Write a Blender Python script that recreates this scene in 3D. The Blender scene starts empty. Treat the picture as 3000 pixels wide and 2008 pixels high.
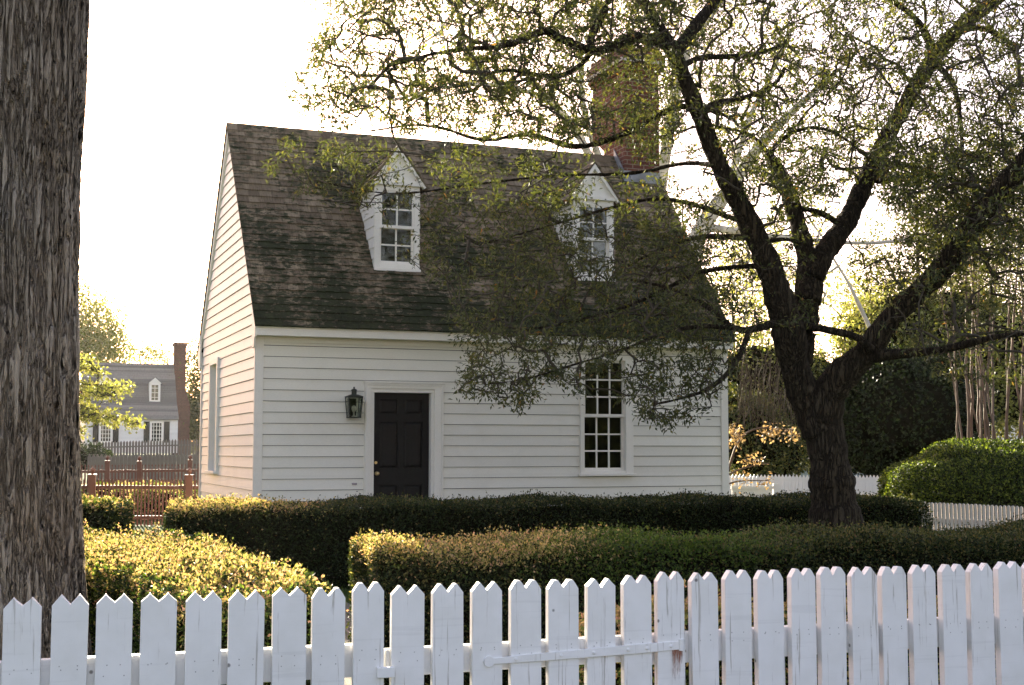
import bpy, math, random
import numpy as np
from mathutils import Vector, Matrix
random.seed(7); RNG = np.random.default_rng(11)
SC = bpy.context.scene
COL = SC.collection
# ------------------------------------------------------------------ camera geometry (fitted to the photograph)
F, TH, EYE = 3909.0, 0.0800, 1.5
CT, ST = math.cos(TH), math.sin(TH)
def ray(px, py):
    u = (px-1500)/F; v = (1004-py)/F
    return np.array([u, CT - v*ST, ST + v*CT])
def at(px, py, Y):
    d = ray(px, py); return np.array([0, 0, EYE]) + d*(Y/d[1])
def atz(zx, zy, Y): return at(zx*1.2804, zy*1.2804, Y)
# ------------------------------------------------------------------ scene helpers
def props(o, label=None, cat=None, group=None, kind=None):
    if label: o['label'] = label
    if cat: o['category'] = cat
    if group: o['group'] = group
    if kind: o['kind'] = kind
    return o
def thing(name, label, cat, loc=(0, 0, 0), rz=0.0, group=None):
    o = bpy.data.objects.new(name, None); COL.objects.link(o)
    o.location = loc; o.rotation_euler = (0, 0, rz); o.empty_display_size = .2
    return props(o, label, cat, group)
class MB:
    def __init__(s): s.v = []; s.f = []; s.m = []
    def poly(s, pts, m=0):
        b = len(s.v); s.v += [tuple(p) for p in pts]; s.f.append(tuple(range(b, b+len(pts)))); s.m.append(m)
    def hexa(s, p, m=0):   # p: 8 points, bottom ring 0-3 then top ring 4-7
        b = len(s.v); s.v += [tuple(q) for q in p]
        for f in ((0,3,2,1),(4,5,6,7),(0,1,5,4),(1,2,6,5),(2,3,7,6),(3,0,4,7)):
            s.f.append(tuple(b+i for i in f)); s.m.append(m)
    def box(s, x0, x1, y0, y1, z0, z1, m=0):
        s.hexa([(x0,y0,z0),(x1,y0,z0),(x1,y1,z0),(x0,y1,z0),(x0,y0,z1),(x1,y0,z1),(x1,y1,z1),(x0,y1,z1)], m)
    def prism(s, pts, d, m=0):   # polygon pts extruded by vector d
        pts = [np.array(p, float) for p in pts]; d = np.array(d, float); n = len(pts); b = len(s.v)
        s.v += [tuple(p) for p in pts]+[tuple(p+d) for p in pts]
        s.f.append(tuple(b+i for i in range(n))[::-1]); s.f.append(tuple(b+n+i for i in range(n))); s.m += [m, m]
        for i in range(n):
            j = (i+1) % n; s.f.append((b+i, b+j, b+n+j, b+n+i)); s.m.append(m)
    def lathe(s, c, prof, n=10, m=0):
        b = len(s.v)
        for r, z in prof:
            for k in range(n):
                t = 2*math.pi*k/n; s.v.append((c[0]+r*math.cos(t), c[1]+r*math.sin(t), c[2]+z))
        for i in range(len(prof)-1):
            for k in range(n):
                j = (k+1) % n; s.f.append((b+i*n+k, b+i*n+j, b+(i+1)*n+j, b+(i+1)*n+k)); s.m.append(m)
        s.f.append(tuple(b+k for k in range(n))[::-1]); s.f.append(tuple(b+(len(prof)-1)*n+k for k in range(n))); s.m += [m, m]
    def tube(s, pts, rad, n=6, m=0):
        pts = [np.array(p, float) for p in pts]; b = len(s.v)
        up = np.array([0.13, 0.27, 1.0])
        for i, p in enumerate(pts):
            t = pts[min(i+1, len(pts)-1)]-pts[max(i-1, 0)]; t = t/(np.linalg.norm(t)+1e-9)
            a = np.cross(t, up)
            if np.linalg.norm(a) < .2: a = np.cross(t, np.array([1., 0, 0]))
            a /= np.linalg.norm(a); c = np.cross(t, a); r = rad[i] if hasattr(rad, '__len__') else rad
            for k in range(n):
                q = 2*math.pi*k/n; s.v.append(tuple(p+(a*math.cos(q)+c*math.sin(q))*r))
        for i in range(len(pts)-1):
            for k in range(n):
                j = (k+1) % n; s.f.append((b+i*n+k, b+i*n+j, b+(i+1)*n+j, b+(i+1)*n+k)); s.m.append(m)
        s.f.append(tuple(b+k for k in range(n))[::-1]); s.f.append(tuple(b+(len(pts)-1)*n+k for k in range(n))); s.m += [m, m]
    def build(s, name, mats, parent=None, smooth=False, bevel=0):
        me = bpy.data.meshes.new(name); me.from_pydata(s.v, [], s.f)
        for mt in (mats if isinstance(mats, (list, tuple)) else [mats]): me.materials.append(mt)
        me.polygons.foreach_set('material_index', s.m)
        if smooth: me.polygons.foreach_set('use_smooth', [True]*len(s.f))
        me.update()
        uv = me.uv_layers.new(name='UVMap'); d = np.zeros(len(me.loops)*2)
        for p in me.polygons:
            n = p.normal; ax = max(range(3), key=lambda i: abs(n[i]))
            for li in p.loop_indices:
                c = me.vertices[me.loops[li].vertex_index].co
                u, v = ((c.y, c.z), (c.x, c.z), (c.x, c.y))[ax]
                d[li*2] = u; d[li*2+1] = v
        uv.data.foreach_set('uv', d)
        o = bpy.data.objects.new(name, me); COL.objects.link(o)
        if parent: o.parent = parent
        if bevel:
            bm = o.modifiers.new('bevel', 'BEVEL'); bm.width = bevel; bm.segments = 2; bm.limit_method = 'ANGLE'
        return o
def npmesh(name, V, FQ, mats, parent=None, mi=None, smooth=False):
    """V (n,3); FQ (m,k) equal-size faces"""
    me = bpy.data.meshes.new(name); k = FQ.shape[1]
    me.vertices.add(len(V)); me.vertices.foreach_set('co', np.ascontiguousarray(V, np.float32).ravel())
    me.loops.add(FQ.size); me.loops.foreach_set('vertex_index', np.ascontiguousarray(FQ, np.int32).ravel())
    me.polygons.add(len(FQ)); me.polygons.foreach_set('loop_start', np.arange(0, FQ.size, k, dtype=np.int32))
    for mt in (mats if isinstance(mats, (list, tuple)) else [mats]): me.materials.append(mt)
    if mi is not None: me.polygons.foreach_set('material_index', np.ascontiguousarray(mi, np.int32))
    me.polygons.foreach_set('use_smooth', np.full(len(FQ), smooth))
    me.update(calc_edges=True); me.validate()
    o = bpy.data.objects.new(name, me); COL.objects.link(o)
    if parent: o.parent = parent
    return o
def unit(a): return a/(np.linalg.norm(a, axis=-1, keepdims=True)+1e-9)
def leafquads(P, D, Nn, L, W):
    """diamond leaves: base P, direction D, normal Nn, length L, width W"""
    D = unit(D); S = unit(np.cross(D, Nn)); U = np.cross(S, D)
    L = np.asarray(L)[:, None]; W = np.asarray(W)[:, None]
    a = P; b = P+D*L*.5+S*W*.5+U*L*.05; c = P+D*L-U*L*.06; d = P+D*L*.5-S*W*.5+U*L*.05
    n = len(P); V = np.stack([a, b, c, d], 1).reshape(-1, 3); FQ = np.arange(4*n).reshape(n, 4)
    return V, FQ
def merge(parts):
    Vs = []; Fs = []; Ms = []; b = 0
    for V, Fq, m in parts:
        Vs.append(V); Fs.append(Fq+b); Ms.append(np.full(len(Fq), m) if np.isscalar(m) else m); b += len(V)
    return np.concatenate(Vs), np.concatenate(Fs), np.concatenate(Ms)
# ------------------------------------------------------------------ materials
def newmat(name):
    m = bpy.data.materials.new(name); m.use_nodes = True; nt = m.node_tree; nt.nodes.clear()
    out = nt.nodes.new('ShaderNodeOutputMaterial'); return m, nt, out
def N(nt, t, **kw):
    n = nt.nodes.new(t)
    for k, v in kw.items():
        if k in n.inputs: n.inputs[k].default_value = v
        else: setattr(n, k, v)
    return n
def ramp(nt, stops, src=None, interp='LINEAR'):
    r = nt.nodes.new('ShaderNodeValToRGB'); e = r.color_ramp; e.interpolation = interp
    while len(e.elements) < len(stops): e.elements.new(.5)
    for i, (p, c) in enumerate(stops):
        e.elements[i].position = p; e.elements[i].color = (*c, 1) if len(c) == 3 else c
    if src is not None: nt.links.new(src, r.inputs[0])
    return r
def mixc(nt, fac, a, b, mode='MIX'):
    n = nt.nodes.new('ShaderNodeMix'); n.data_type = 'RGBA'; n.blend_type = mode
    for s, v in ((n.inputs[0], fac), (n.inputs[6], a), (n.inputs[7], b)):
        if hasattr(v, 'is_output'): nt.links.new(v, s)
        else: s.default_value = v if not isinstance(v, tuple) or len(v) == 4 else (*v, 1)
    return n.outputs[2]
def coords(nt, scale=(1, 1, 1), kind='Object', rot=(0, 0, 0)):
    tc = nt.nodes.new('ShaderNodeTexCoord'); mp = nt.nodes.new('ShaderNodeMapping')
    nt.links.new(tc.outputs[kind], mp.inputs[0]); mp.inputs[3].default_value = scale; mp.inputs[2].default_value = rot
    return mp.outputs[0]
def noise(nt, vec, scale, detail=4, rough=.55, dist=0):
    n = N(nt, 'ShaderNodeTexNoise', Scale=scale, Detail=detail, Roughness=rough, Distortion=dist)
    if vec is not None: nt.links.new(vec, n.inputs['Vector'])
    return n.outputs[0]
def island(nt): return nt.nodes.new('ShaderNodeNewGeometry').outputs['Random Per Island']
def bump(nt, h, strength=.3, dist=.01):
    b = N(nt, 'ShaderNodeBump', Strength=strength, Distance=dist); nt.links.new(h, b.inputs['Height']); return b.outputs[0]
def principled(nt, out, col, rough=.6, nrm=None, spec=.5, metal=0):
    p = nt.nodes.new('ShaderNodeBsdfPrincipled')
    if hasattr(col, 'is_output'): nt.links.new(col, p.inputs['Base Color'])
    else: p.inputs['Base Color'].default_value = (*col, 1)
    if hasattr(rough, 'is_output'): nt.links.new(rough, p.inputs['Roughness'])
    else: p.inputs['Roughness'].default_value = rough
    p.inputs['Specular IOR Level'].default_value = spec; p.inputs['Metallic'].default_value = metal
    if nrm is not None: nt.links.new(nrm, p.inputs['Normal'])
    nt.links.new(p.outputs[0], out.inputs[0]); return p
def mat_plain(name, c, rough=.6, nscale=8, var=.15, bs=.15, metal=0, stretch=(1, 1, 1), spec=.4):
    m, nt, out = newmat(name); v = coords(nt, stretch)
    n = noise(nt, v, nscale, 5, .6)
    lo = tuple(x*(1-var) for x in c); hi = tuple(min(1, x*(1+var)) for x in c)
    r = ramp(nt, [(.3, lo), (.7, hi)], n)
    principled(nt, out, r.outputs[0], rough, bump(nt, n, bs, .01), spec, metal); return m
def mat_paint(name, c, dirt=.25, grain=(1, 1, 14), dirtcol=(.32, .28, .2), nscale=3):
    """painted wood: per-board tint, faint grain, blotchy dirt"""
    m, nt, out = newmat(name); v = coords(nt, grain)
    g = noise(nt, v, 14, 6, .65); w = noise(nt, coords(nt), nscale, 5, .6, .4)
    ir = ramp(nt, [(0, tuple(x*.93 for x in c)), (1, tuple(min(1, x*1.03) for x in c))], island(nt))
    d = ramp(nt, [(.5, (0, 0, 0)), (.8, (dirt,)*3)], w)
    col = mixc(nt, d.outputs[0], ir.outputs[0], dirtcol)
    g2 = ramp(nt, [(.3, (.86, .86, .86)), (.55, (1, 1, 1))], g)
    col = mixc(nt, 1.0, col, g2.outputs[0], 'MULTIPLY')
    principled(nt, out, col, .55, bump(nt, g, .25, .004), .35); return m
def mat_leaf(name, stops, trans=.4, rough=.5, spec=.35, tint=(1.25, 1.2, .6)):
    m, nt, out = newmat(name)
    r = ramp(nt, stops, island(nt))
    p = nt.nodes.new('ShaderNodeBsdfPrincipled'); nt.links.new(r.outputs[0], p.inputs['Base Color'])
    p.inputs['Roughness'].default_value = rough; p.inputs['Specular IOR Level'].default_value = spec
    t = nt.nodes.new('ShaderNodeBsdfTranslucent')
    nt.links.new(mixc(nt, 1.0, r.outputs[0], tint, 'MULTIPLY'), t.inputs[0])
    mx = nt.nodes.new('ShaderNodeMixShader'); mx.inputs[0].default_value = trans
    nt.links.new(p.outputs[0], mx.inputs[1]); nt.links.new(t.outputs[0], mx.inputs[2]); nt.links.new(mx.outputs[0], out.inputs[0])
    return m
def mat_bark(name, dark, mid, light, sx=11, sz=1.6, depth=.03, disp=False, bs=.9):
    """interlacing vertical furrows (contour lines of stretched noise) over broken plates"""
    m, nt, out = newmat(name); v0 = coords(nt)
    def furrow(k, seed, wd, dist):
        mp = nt.nodes.new('ShaderNodeMapping'); nt.links.new(v0, mp.inputs[0]); mp.inputs[3].default_value = (sx*k, sx*k, sz*k); mp.inputs[1].default_value = (seed, seed*1.7, seed*.6)
        n = noise(nt, mp.outputs[0], 1.0, 2.5, .5, dist)
        s1 = N(nt, 'ShaderNodeMath', operation='SUBTRACT'); nt.links.new(n, s1.inputs[0]); s1.inputs[1].default_value = .5
        s2 = N(nt, 'ShaderNodeMath', operation='ABSOLUTE'); nt.links.new(s1.outputs[0], s2.inputs[0])
        return ramp(nt, [(0, (0, 0, 0)), (wd, (1, 1, 1))], s2.outputs[0]).outputs[0]
    f1 = furrow(1.0, 0, .075, .5); f2 = furrow(.8, 7.3, .06, .7); f3 = furrow(2.1, 3.1, .07, .4)
    mn = N(nt, 'ShaderNodeMath', operation='MINIMUM'); nt.links.new(f1, mn.inputs[0]); nt.links.new(f2, mn.inputs[1])
    mp2 = nt.nodes.new('ShaderNodeMapping'); nt.links.new(v0, mp2.inputs[0]); mp2.inputs[3].default_value = (sx*3, sx*3, sz*5)
    fn = noise(nt, mp2.outputs[0], 1.0, 8, .7)
    a1 = N(nt, 'ShaderNodeMath', operation='MULTIPLY_ADD'); nt.links.new(f3, a1.inputs[0]); a1.inputs[1].default_value = .28; nt.links.new(fn, a1.inputs[2])
    h = N(nt, 'ShaderNodeMath', operation='MULTIPLY_ADD'); nt.links.new(a1.outputs[0], h.inputs[0]); h.inputs[1].default_value = .8; nt.links.new(mn.outputs[0], h.inputs[2])
    sc = N(nt, 'ShaderNodeMath', operation='MULTIPLY'); nt.links.new(h.outputs[0], sc.inputs[0]); sc.inputs[1].default_value = .55
    c = ramp(nt, [(.22, dark), (.62, mid), (1.0, light)], sc.outputs[0])
    big = ramp(nt, [(.35, (.86, .80, .72)), (.7, (1.06, 1.06, 1.04))], noise(nt, coords(nt, (1, 1, .4)), 3, 3))
    col = mixc(nt, 1.0, c.outputs[0], big.outputs[0], 'MULTIPLY')
    principled(nt, out, col, .9, bump(nt, h.outputs[0], bs, depth), .2)
    if disp:
        dn = N(nt, 'ShaderNodeDisplacement', Midlevel=1.2, Scale=disp); nt.links.new(h.outputs[0], dn.inputs[0]); nt.links.new(dn.outputs[0], out.inputs[2])
        m.displacement_method = 'BOTH'
    return m
def mat_glass(name, tint=(.8, .85, .82)):
    m, nt, out = newmat(name)
    t = nt.nodes.new('ShaderNodeBsdfTransparent'); t.inputs[0].default_value = (*tint, 1)
    g = nt.nodes.new('ShaderNodeBsdfGlossy'); g.inputs['Roughness'].default_value = .03
    nz = noise(nt, coords(nt), 3.0, 2); nt.links.new(bump(nt, nz, .12, .02), g.inputs['Normal'])
    fr = N(nt, 'ShaderNodeFresnel', IOR=1.55); mx = nt.nodes.new('ShaderNodeMixShader')
    nt.links.new(fr.outputs[0], mx.inputs[0]); nt.links.new(t.outputs[0], mx.inputs[1]); nt.links.new(g.outputs[0], mx.inputs[2])
    nt.links.new(mx.outputs[0], out.inputs[0]); return m
def mat_brick(name, c1, c2, mortar, scale=1.0, kind='UV'):
    m, nt, out = newmat(name); v = coords(nt, (1, 1, 1), kind)
    b = N(nt, 'ShaderNodeTexBrick', Scale=scale); nt.links.new(v, b.inputs['Vector'])
    b.inputs['Brick Width'].default_value = .21; b.inputs['Row Height'].default_value = .072
    b.inputs['Mortar Size'].default_value = .008; b.inputs['Bias'].default_value = 0
    b.inputs['Color1'].default_value = (*c1, 1); b.inputs['Color2'].default_value = (*c2, 1); b.inputs['Mortar'].default_value = (*mortar, 1)
    n = noise(nt, coords(nt), 9, 5); r = ramp(nt, [(.3, (.7, .7, .7)), (.7, (1.15, 1.1, 1.05))], n)
    col = mixc(nt, 1.0, b.outputs[0], r.outputs[0], 'MULTIPLY')
    principled(nt, out, col, .9, bump(nt, b.outputs['Fac'], -.6, .01), .2); return m
def mat_shingle(name, a, b, moss=None, mossz=(0, 1)):
    m, nt, out = newmat(name); v = coords(nt)
    ir = ramp(nt, [(0, tuple(x*.78 for x in a)), (.45, a), (.85, b), (1, tuple(min(1, x*1.12) for x in b))], island(nt))
    g = noise(nt, coords(nt, (60, 4, 4)), 1.0, 6, .7)
    col = mixc(nt, 1.0, ir.outputs[0], ramp(nt, [(.3, (.62, .62, .62)), (.65, (1.1, 1.1, 1.1))], g).outputs[0], 'MULTIPLY')
    if moss:
        sx = nt.nodes.new('ShaderNodeSeparateXYZ'); nt.links.new(v, sx.inputs[0])
        mr = N(nt, 'ShaderNodeMapRange'); nt.links.new(sx.outputs[2], mr.inputs[0])
        mr.inputs[1].default_value = mossz[0]; mr.inputs[2].default_value = mossz[1]; mr.inputs[3].default_value = .12; mr.inputs[4].default_value = -.10
        nn = noise(nt, coords(nt, (1, 1, 1)), 1.1, 3); n2 = noise(nt, coords(nt, (1, 2, 2)), 9, 6, .7)
        ad = N(nt, 'ShaderNodeMath', operation='ADD'); nt.links.new(mr.outputs[0], ad.inputs[0]); nt.links.new(nn, ad.inputs[1])
        a2 = N(nt, 'ShaderNodeMath', operation='MULTIPLY_ADD'); nt.links.new(n2, a2.inputs[0]); a2.inputs[1].default_value = 1.3; nt.links.new(ad.outputs[0], a2.inputs[2])
        mk = ramp(nt, [(.46, (0, 0, 0)), (.53, (1, 1, 1))]); hf = N(nt, 'ShaderNodeMath', operation='MULTIPLY'); hf.inputs[1].default_value = .44
        nt.links.new(a2.outputs[0], hf.inputs[0]); nt.links.new(hf.outputs[0], mk.inputs[0])
        mc = ramp(nt, [(.35, moss[0]), (.65, moss[1])], n2)
        col = mixc(nt, mk.outputs[0], col, mc.outputs[0])
    principled(nt, out, col, .9, bump(nt, g, .5, .006), .15); return m

M = {}
M['white'] = mat_paint('white_paint', (.80, .78, .73), .16, (4, 4, 40))
M['siding'] = mat_paint('siding_paint', (.81, .785, .695), .14, (3, 3, 50), nscale=1.5)
M['gap'] = mat_plain('dark_lap', (.045, .04, .035), .95)  # dark strip in the gap at each board's lower edge
M['trim'] = mat_paint('trim_paint', (.86, .83, .75), .08, (10, 10, 10))
M['dark_room'] = mat_plain('dark_room_lining', (.012, .010, .008), .9, 3)  # shade of the unlit rooms put into a near-black colour
M['shingle'] = mat_shingle('wood_shingle', (.175, .133, .085), (.24, .187, .122), ((.012, .014, .008), (.04, .046, .02)), (3.2, 5.3))
M['shingle2'] = mat_shingle('grey_shingle', (.21, .19, .165), (.26, .235, .205))
M['brick'] = mat_brick('red_brick', (.14, .05, .032), (.10, .038, .027), (.19, .15, .12))
M['flash'] = mat_plain('lead_flashing', (.20, .21, .22), .5, 6, .35, .2, .0)
M['door'] = mat_plain('black_door_paint', (.0065, .006, .006), .45, 5, .2, .05, spec=.22)
M['glass'] = mat_glass('old_glass')
M['lglass'] = mat_glass('lantern_glass', (.75, .78, .68))
M['bronze'] = mat_plain('dark_verdigris_metal', (.035, .04, .032), .55, 12, .3, .2, .3)
M['brass'] = mat_plain('brass', (.65, .48, .22), .3, 12, .1, .02, .9)
M['plaque'] = mat_plain('faded_plaque', (.34, .29, .31), .6)
M['rust'] = mat_plain('rust', (.16, .055, .03), .9, 40, .4)
M['bulb'] = mat_plain('frosted_glass', (.6, .6, .55), .3)
# ------------------------------------------------------------------ camera, light, sky
cam = bpy.data.cameras.new('camera'); co = bpy.data.objects.new('camera', cam); COL.objects.link(co)
co.location = (0, 0, EYE); co.rotation_euler = (math.pi/2+TH, 0, 0)
cam.sensor_width = 36; cam.lens = F/3000*36; cam.clip_start = .05; cam.clip_end = 3000
SC.camera = co
SUN_DIR = np.array([-.33, 1.0]); SUN_DIR /= np.linalg.norm(SUN_DIR); SUN_EL = math.radians(18)
az = math.atan2(SUN_DIR[0], SUN_DIR[1])          # clockwise from +Y
sun = bpy.data.lights.new('sun', 'SUN'); so = bpy.data.objects.new('sun', sun); COL.objects.link(so)
sun.energy = 5.0; sun.angle = math.radians(.53); sun.color = (1.0, .92, .72)
sd = Vector((SUN_DIR[0]*math.cos(SUN_EL), SUN_DIR[1]*math.cos(SUN_EL), math.sin(SUN_EL)))
so.rotation_euler = sd.to_track_quat('Z', 'Y').to_euler(); so.location = sd*60
w = bpy.data.worlds.new('World'); SC.world = w; w.use_nodes = True; wn = w.node_tree
sky = wn.nodes.new('ShaderNodeTexSky'); sky.sky_type = 'NISHITA'; sky.sun_disc = False
sky.sun_elevation = SUN_EL; sky.sun_rotation = az; sky.air_density = 1.0; sky.dust_density = 1.4; sky.ozone_density = 1.0
bg = wn.nodes['Background']; tint = wn.nodes.new('ShaderNodeMix'); tint.data_type = 'RGBA'; tint.blend_type = 'MULTIPLY'; tint.inputs[0].default_value = 1
wn.links.new(sky.outputs[0], tint.inputs[6]); tint.inputs[7].default_value = (1.36, 1.0, .92, 1); wn.links.new(tint.outputs[2], bg.inputs[0]); bg.inputs[1].default_value = .10
SC.view_settings.view_transform = 'Standard'; SC.view_settings.look = 'None'; SC.view_settings.gamma = 1
SC.view_settings.exposure = 2.15
SC.cycles.max_bounces = 8; SC.cycles.transparent_max_bounces = 12
# ------------------------------------------------------------------ ground
def gh(x, y):
    def ss(a, b, t): t = np.clip((t-a)/(b-a), 0, 1); return t*t*(3-2*t)
    return 0.25*ss(24, 40, y)+.45*ss(38, 62, y)+.35*ss(62, 105, y)
def ground():
    xs = np.concatenate([-np.geomspace(1600, 30, 16), np.linspace(-28, 28, 57), np.geomspace(30, 1600, 16)])
    ys = np.concatenate([np.linspace(-30, 3, 12), np.linspace(4, 130, 127), np.geomspace(135, 2400, 18)])
    X, Y = np.meshgrid(xs, ys); Z = gh(X, Y)
    V = np.stack([X, Y, Z], -1).reshape(-1, 3); n = len(xs)
    i = np.arange(len(ys)-1)[:, None]*n+np.arange(n-1)[None]; i = i.ravel()
    m, nt, out = newmat('lawn_soil'); v = coords(nt)
    a = noise(nt, v, .6, 6); b = noise(nt, v, 40, 4)
    c = ramp(nt, [(.35, (.045, .07, .018)), (.55, (.07, .10, .025)), (.7, (.10, .085, .05))], a)
    col = mixc(nt, 1.0, c.outputs[0], ramp(nt, [(.3, (.5, .5, .5)), (.7, (1.2, 1.2, 1.2))], b).outputs[0], 'MULTIPLY')
    principled(nt, out, col, .95, bump(nt, b, .8, .05), .1)
    o = npmesh('ground', V, np.stack([i, i+1, i+1+n, i+n], 1), m, smooth=True); o['kind'] = 'structure'
ground()
# gravel path from the gate to the house
def path():
    m = mat_plain('gravel', (.22, .19, .15), .95, 60, .35, .8)
    pts = [(.2, 4.4), (1.6, 4.8), (-.2, 9.4), (-1.9, 14.0), (-3.1, 13.7), (-1.3, 9.0)]
    b = MB(); b.poly([(x, y, .006) for x, y in pts]); b.build('path', m)['kind'] = 'structure'
path()
# ------------------------------------------------------------------ the cottage (local frame: s along the front, g into depth, z up)
A, X0, HL, HW, ZR, ZE = .368, -3.454, 7.23, 5.04, 6.514, 3.193
CA, SA = math.cos(A), math.sin(A)
SL = (ZR-ZE)/(HW/2+.2)
def w2l(p): dx, dy = p[0]-X0, p[1]-18; return np.array([dx*CA+dy*SA, -dx*SA+dy*CA, p[2]])
OL = w2l((0, 0, EYE))
def lray(px, py):
    d = ray(px, py); return np.array([d[0]*CA+d[1]*SA, -d[0]*SA+d[1]*CA, d[2]])
def hs(px, py, g=0.0):      # hit on the plane g = const -> (s, z)
    d = lray(px, py); t = (g-OL[1])/d[1]; p = OL+d*t; return p[0], p[2]
def hg(px, py, s=0.0):
    d = lray(px, py); t = (s-OL[0])/d[0]; p = OL+d*t; return p[1], p[2]
def hroof(px, py):          # front roof slope z = ZE + SL*(g+.2)
    d = lray(px, py); t = (ZE+SL*(OL[1]+.2)-OL[2])/(d[2]-SL*d[1]); return OL+d*t
EXPO, ZB = .151, .945
cot = thing('cottage', 'white clapboard cottage with brown shingled roof, two dormers and a black door', 'house', (X0, 18, 0), A)
def boards(mb, u0f, u1f, z0, z1, holes, place, seed=0):
    """lapped boards; u0f/u1f(z) give the wall's ends; holes = (u0,u1,z0,z1); place(u, z, out) -> local point"""
    k0 = math.floor((z0-ZB)/EXPO)
    k = k0
    while ZB+k*EXPO < z1:
        ra, rb = ZB+k*EXPO, ZB+(k+1)*EXPO; k += 1
        cuts = sorted({max(ra, z0), min(rb, z1)} | {h[2] for h in holes if ra < h[2] < rb} | {h[3] for h in holes if ra < h[3] < rb})
        for a, b in zip(cuts[:-1], cuts[1:]):
            if b-a < .004: continue
            mid = (a+b)/2; segs = [(u0f, u1f)]
            for h in sorted(holes):
                if h[2] < mid < h[3]:
                    u0, u1 = segs.pop(); segs.append((u0, (lambda z, q=h[0]: q))); segs.append(((lambda z, q=h[1]: q), u1))
            for u0, u1 in segs:
                oa = .004+.017*(1-(a-ra)/EXPO); ob = .004+.017*(1-(b-ra)/EXPO); gp = .0065 if abs(a-ra) < 1e-6 else 0
                if u1(a)-u0(a) < .01: continue
                tb = max(u1(b), u0(b)+.001); jj = random.uniform(-.0015, .0015)
                n = max(1, int((u1(a)-u0(a))/3.4)) if z1-z0 > 1 else 1
                br = sorted([0, 1]+[min(.95, max(.05, i/n+random.uniform(-.12, .12))) for i in range(1, n)])
                for f0, f1 in zip(br[:-1], br[1:]):
                    A0 = u0(a)+(u1(a)-u0(a))*f0; A1 = u0(a)+(u1(a)-u0(a))*f1; B0 = u0(b)+(tb-u0(b))*f0; B1 = u0(b)+(tb-u0(b))*f1
                    if f1 < 1: A1 -= .0012; B1 -= .0012
                    if gp: mb.hexa([place(A0, a-.002, 0), place(A1, a-.002, 0), place(A1, a-.002, .003), place(A0, a-.002, .003), place(A0, a+.012, 0), place(A1, a+.012, 0), place(A1, a+.012, .0030), place(A0, a+.012, .0030)], 1)
                    a_, a = a, a+gp
                    mb.hexa([place(A0, a, 0), place(A1, a, 0), place(A1, a, oa+jj), place(A0, a, oa+jj),
                             place(B0, b, 0), place(B1, b, 0), place(B1, b, ob+jj), place(B0, b, ob+jj)]); a = a_
# measured openings on the front wall
dx0, dzt = hs(1095, 1150); dx1, _ = hs(1261, 1155); fx0, fzt = hs(1067, 1123); fx1, _ = hs(1297, 1125)
wx0, wzt = hs(1696, 1052); wx1, _ = hs(1850, 1060); _, wzb = hs(1770, 1388)
gx0, gzt = hs(1711.5, 1061); gx1, _ = hs(1823, 1066); _, gzb = hs(1766, 1376); _, gzm = hs(1766, 1219.5)
gg1, gz1 = hg(621.6, 1058); gg0, _ = hg(646.5, 1047); _, gz0 = hg(634, 1388)
gz1 = hg(646.5, 1047)[1]
SILL = .2
fp = lambda u, z, o: (u, -o, z)
mb = MB(); boards(mb, lambda z: .09, lambda z: HL-.09, .12, 3.10, [(fx0+.01, fx1-.01, -1, fzt-.01), (wx0+.01, wx1-.01, wzb+.01, wzt-.01)], fp)
mb.build('front_wall', [M['siding'], M['gap']], cot)
def gl(z): return max(0.0, (z-ZE)/SL-.2) if z > ZE else 0.0
lp = lambda u, z, o: (-o, u, z)
mb = MB(); boards(mb, lambda z: max(.02, gl(z)+.08), lambda z: HW-max(.02, gl(z)+.08), .12, 6.25, [(gg0+.03, gg1-.03, gz0+.02, gz1-.02)], lp)
mb.build('gable_wall', [M['siding'], M['gap']], cot)
rp = lambda u, z, o: (HL+o, u, z)
mb = MB(); boards(mb, lambda z: max(.02, gl(z)+.08), lambda z: HW-max(.02, gl(z)+.08), .12, 6.2, [], rp); mb.build('gable_wall', [M['siding'], M['gap']], cot)
bp = lambda u, z, o: (u, HW+o, z)
mb = MB(); boards(mb, lambda z: .09, lambda z: HL-.09, .12, 3.10, [], bp); mb.build('rear_wall', [M['siding'], M['gap']], cot)
# inner lining keeps the room dark; floor; foundation
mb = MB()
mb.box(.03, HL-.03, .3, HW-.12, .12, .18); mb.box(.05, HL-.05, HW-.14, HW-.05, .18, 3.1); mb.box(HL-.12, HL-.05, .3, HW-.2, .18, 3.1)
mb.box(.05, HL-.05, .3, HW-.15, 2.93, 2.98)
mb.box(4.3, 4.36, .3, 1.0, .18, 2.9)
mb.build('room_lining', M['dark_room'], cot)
mb = MB(); mb.box(-.005, HL+.005, -.005, HW+.005, -.3, .119); mb.build('foundation', M['brick'], cot)
def cboard(x0, x1, y0, y1, z1):
    b = MB(); b.box(x0, x1, y0, y1, .12, z1); b.build('corner_board', M['trim'], cot, bevel=.003)
cboard(-.03, .09, -.034, .02, 3.06); cboard(HL-.09, HL+.03, -.034, .02, 3.06); cboard(-.032, .02, HW-.05, HW+.03, 3.06)
cboard(HL-.02, HL+.032, HW-.05, HW+.03, 3.06)
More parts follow.
